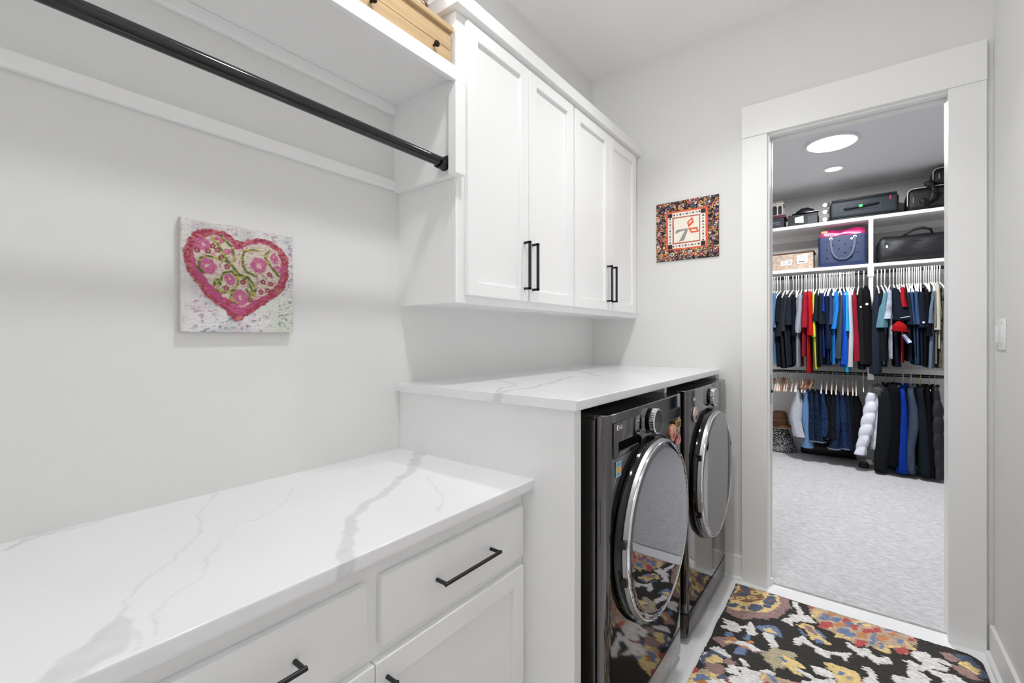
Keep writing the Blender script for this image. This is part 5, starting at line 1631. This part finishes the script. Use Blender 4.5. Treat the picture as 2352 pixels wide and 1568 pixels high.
t = thing('tote_bag', 'navy rubber tote bag punched with small holes on the middle shelf', 'bag', (1.29, 3.28, ZM))
MNV = mat('tote_navy', (22, 40, 78), .5)
rings = []
for zz, gx, gy in ((.001, .196, .085), (.012, .205, .093), (.045, .209, .097), (.047, .205, .094), (.2, .2065, .096), (.316, .2085, .098), (.326, .2085, .098)):
    q = []
    for (sx, sy) in ((1, 1), (-1, 1), (-1, -1), (1, -1)):
        for a in np.linspace(0, PI / 2, 5):
            a2 = a + {(1, 1): 0, (-1, 1): PI / 2, (-1, -1): PI, (1, -1): 1.5 * PI}[(sx, sy)]
            q.append((1.288 + sx * (gx - .025) + .025 * math.cos(a2), 3.265 + sy * (gy - .025) + .025 * math.sin(a2), ZM + zz))
    rings.append(q)
rings += [[((x - 1.288) * .97 + 1.288, (y - 3.265) * .95 + 3.265, z) for x, y, z in rings[-1]], [((x - 1.288) * .95 + 1.288, (y - 3.265) * .92 + 3.265, ZM + .06) for x, y, z in rings[-1]]]
MB().rings(rings).build('tub', MNV, t, smooth='auto')
for r_ in range(5):
    for c_ in range(6):
        if (r_ + c_) % 2 == 0:
            MB().lathe([(.0058, 0), (.0058, .0012)], (1.16 + c_ * .052, 3.1672, ZM + .095 + r_ * .045), 'y', 10).build('vent_hole', M_DARK, t)
for ox in (1.194, 1.398):
    bt_ = MB().lathe([(.015, 0), (.016, .003), (.012, .007), (.0005, .007)], (ox, 3.1600, ZM + .300), 'y', 18).build('strap_button', M_PWHITE, t, smooth='auto')
    MB().lathe([(.005, -.001), (.005, .001)], (ox, 3.160, ZM + .300), 'y', 10).build('button_hole', M_DARK, bt_)
MB().lathe([(.011, 0), (.011, .004)], (1.372, 3.1630, ZM + .283), 'y', 14).build('brand_rivet', M_PWHITE, t)
sp = [(1.296 - .102 * math.copysign(abs(math.cos(a)) ** .75, math.cos(a)), 3.158 - .016 * math.sin(a), ZM + .300 - .222 * math.sin(a) ** .8) for a in np.linspace(0, PI, 41)]
m = MB()
rg = []
for i, p in enumerate(sp):
    a, b = Vector(sp[max(0, i - 1)]), Vector(sp[min(len(sp) - 1, i + 1)])
    d = (b - a).normalized()
    s = d.cross(Vector((0, 1, 0))).normalized() * .009
    pv = Vector(p)
    rg.append([tuple(pv + s + Vector((0, -.0025, 0))), tuple(pv - s + Vector((0, -.0025, 0))), tuple(pv - s + Vector((0, .0025, 0))), tuple(pv + s + Vector((0, .0025, 0)))])
m.rings(rg).build('shoulder_strap', mat('tote_strap', (48, 62, 88), .5), t, smooth='auto')
t = thing('pink_bundle', 'bright pink plastic wrapped bundle sticking out of the navy tote', 'package', (1.29, 3.27, ZM + .25))
rings = []
for i in range(12):
    x = 1.10 + i * .0345
    h = .402 + .010 * math.sin(i * .9)
    rings.append([(x, 3.265 + .07 * math.cos(a) + .006 * math.sin(4 * a + i), ZM + .34 + (h - .335) * math.sin(a) + (.004 * math.sin(5 * a + i * 2))) for a in np.linspace(0, 2 * PI, 18, endpoint=False)])
MB().rings(rings).build('wrap', mat('pink_plastic', (172, 34, 100), .3, var=.25, vscale=24), t, smooth=True)
MB().rbox(1.105, 1.165, 3.20, 3.3, ZM + .37, ZM + .398, .006, 2).build('yellow_print', mat('yellow_print', (206, 160, 90), .4, var=.4, vscale=60), t)

t = thing('duffel_bag', 'black crinkled duffel bag with carry handle on the middle shelf right of the divider', 'bag', (1.95, 3.33, ZM))
rings = []
nx = 44
for i in range(nx + 1):
    f = i / nx
    x = 1.588 + f * .85
    e = min(1, (f / .035)) ** .5
    e2 = min(1, ((1 - f) / .06 + .001)) ** .5
    q = []
    for k in range(26):
        a = 2 * PI * k / 26
        ca, sa = math.cos(a), math.sin(a)
        cr_ = 1 + .02 * math.sin(7 * a + 9 * f * PI) + .018 * math.sin(23 * f + 3 * a)
        yy = .155 * math.copysign(abs(ca) ** .5, ca) * (.75 + .25 * e) * e2 * cr_
        zz = .135 * math.copysign(abs(sa) ** .5, sa) * (.7 + .3 * e) * e2 * (cr_ if sa > -.3 else 1)
        q.append((x + .02 * ca * (1 - e), 3.325 + yy, ZM + .138 + zz - (1 - (.7 + .3 * e) * e2) * .10))
    rings.append(q)
MB().rings(rings).build('bag_body', mat('duffel_nylon', (8, 10, 15), .5, bump=.45, bscale=26, var=.2, stretch=(.6, 1, 1.6)), t, smooth=True)
MB().tube([(1.775, 3.24, ZM + .262), (1.82, 3.22, ZM + .288), (1.86, 3.215, ZM + .315), (1.93, 3.215, ZM + .322), (1.985, 3.22, ZM + .302), (2.0, 3.24, ZM + .262)], [.008, .01, .014, .014, .012, .008], 8).build('carry_handle', M_BLKF, t, smooth=True)
MB().tube([(1.66, 3.176, ZM + .205), (1.69, 3.172, ZM + .190), (1.695, 3.172, ZM + .184), (1.668, 3.174, ZM + .198)], .0022, 6).build('zip_pull', M_SILVER, t)
MB().rbox(1.648, 1.664, 3.170, 3.178, ZM + .148, ZM + .176, .002, 1).build('small_logo', M_PWHITE, t)
MB().rbox(1.572, 1.592, 3.28, 3.34, ZM + .10, ZM + .13, .006, 2).build('end_loop', M_BLKF, t)
MB().tube([(1.64, 3.186, ZM + .19), (1.8, 3.176, ZM + .192), (2.1, 3.174, ZM + .20), (2.35, 3.18, ZM + .2)], .003, 6).build('zip_line', M_GASKET, t)

# ================================================================= CLOSET FLOOR
t = thing('patterned_bag', 'black and white patterned soft bag on the carpet at left', 'bag', (.72, 3.38, .008))
rings = []
M_PAT = mat('black_white_pattern', (30, 30, 32), .6)
nt = M_PAT.node_tree
vo = nt.nodes.new('ShaderNodeTexVoronoi')
vo.feature = 'DISTANCE_TO_EDGE'
vo.inputs['Scale'].default_value = 58
rmp = nt.nodes.new('ShaderNodeValToRGB')
rmp.color_ramp.interpolation = 'CONSTANT'
rmp.color_ramp.elements[0].color = (.01, .01, .012, 1)
rmp.color_ramp.elements[1].position = .16
rmp.color_ramp.elements[1].color = (.62, .62, .64, 1)
e3 = rmp.color_ramp.elements.new(.34)
e3.color = (.012, .012, .014, 1)
tcn = [n for n in nt.nodes if n.type == 'TEX_COORD'][0]
nz = [n for n in nt.nodes if n.type == 'TEX_NOISE'][0]
nz.inputs['Scale'].default_value = 14
va = nt.nodes.new('ShaderNodeVectorMath')
va.operation = 'MULTIPLY_ADD'
va.inputs[1].default_value = (.05, .05, .05)
nt.links.new(nz.outputs['Color'], va.inputs[0])
nt.links.new(tcn.outputs['Object'], va.inputs[2])
nt.links.new(va.outputs[0], vo.inputs['Vector'])
nt.links.new(vo.outputs['Distance'], rmp.inputs[0])
nt.links.new(rmp.outputs[0], nt.nodes['Principled BSDF'].inputs['Base Color'])
for i in range(14):
    f = i / 13
    hw = (.16 - .075 * f ** 1.3) * (1 if i else .93)
    rings.append([(.705 - .02 * f + hw * math.cos(a) * (1 + .04 * math.sin(3 * a + i)), 3.40 + (.135 - .05 * f) * math.sin(a), .010 + .275 * f + .006 * math.sin(4 * a) * f) for a in np.linspace(0, 2 * PI, 28, endpoint=False)])
MB().rings(rings).build('bag_body', M_PAT, t, smooth=True)
MB().tube([(.63, 3.33, .278), (.64, 3.32, .30), (.72, 3.315, .305), (.76, 3.33, .28)], .008, 8).build('handle', M_BLKF, t, smooth=True)
t = thing('straw_hat', 'brown straw fedora with dark bands resting on the patterned bag', 'hat', (.695, 3.36, .29))
MH = mat('straw_brown', (122, 84, 62), .8, bump=.6, bscale=220, var=.2, vscale=40)
MB().lathe([(.03, .170), (.06, .185), (.072, .172), (.082, .10), (.092, .035), (.094, .03), (.13, .022), (.165, .014), (.165, .010), (.09, .020)], (.695, 3.37, .285), 'z', 40, True, True).build('crown', MH, t, smooth='auto')
for zz in (.045, .058, .072, .11):
    rr = .0925 - (zz - .035) * .14
    MB().tube([(.695 + rr * math.cos(a), 3.37 + rr * math.sin(a), .285 + zz) for a in np.linspace(0, 2 * PI, 33)], .0022 if zz < .1 else .003, 5).build('band', mat('hat_band', (48, 30, 24), .8), t, smooth=True)
MB().tube([(.695 + .166 * math.cos(a), 3.37 + .166 * math.sin(a), .2975) for a in np.linspace(0, 2 * PI, 41)], .0035, 5).build('pale_brim_edge', mat('hat_edge', (176, 150, 130), .8), t, smooth=True)
t = thing('floor_dark_mass', 'low black mass added on the carpet under the dark jeans', 'bag', (1.15, 3.42, .008))  # dark shape added for the shadow and black shoes under the jeans
rings = []
for i in range(15):
    f = i / 14
    x = .90 + .52 * f
    e = math.sin(PI * min(1, max(.02, f))) ** .4
    rings.append([(x, 3.43 + .12 * e * math.cos(a), .0085 + .085 * e * (1 + math.sin(a)) * (1 + .06 * math.sin(9 * f + 2 * a))) for a in np.linspace(0, 2 * PI, 18, endpoint=False)])
MB().rings(rings).build('bag_body', M_BLKF, t, smooth=True)
MB().tube([(1.05, 3.36, .15), (1.08, 3.33, .19), (1.22, 3.33, .19), (1.25, 3.36, .15)], .009, 8).build('handle', M_BLKF, t, smooth=True)  # invented handle on the added dark mass
t = thing('sandal', 'black sandal with a gold chain under the white puffer', 'shoe', (1.475, 3.2, .008))
MB().prism([(1.43, 3.07), (1.46, 3.05), (1.50, 3.055), (1.515, 3.10), (1.505, 3.2), (1.51, 3.29), (1.47, 3.31), (1.44, 3.28), (1.445, 3.18)], .0085, .024, 'z').build('sole', M_BPLAST, t, bevel=.003)
MB().tube([(1.434, 3.10, .022), (1.44, 3.095, .045), (1.47, 3.09, .058), (1.50, 3.095, .045), (1.511, 3.10, .022)], .007, 8).build('toe_strap', M_BLKF, t, smooth=True)
MB().tube([(1.44, 3.086, .047), (1.455, 3.08, .056), (1.47, 3.079, .059), (1.487, 3.08, .056), (1.50, 3.086, .047)], .0028, 6).build('gold_chain', mat('gold', (200, 160, 80), .25, 1.0), t, smooth=True)
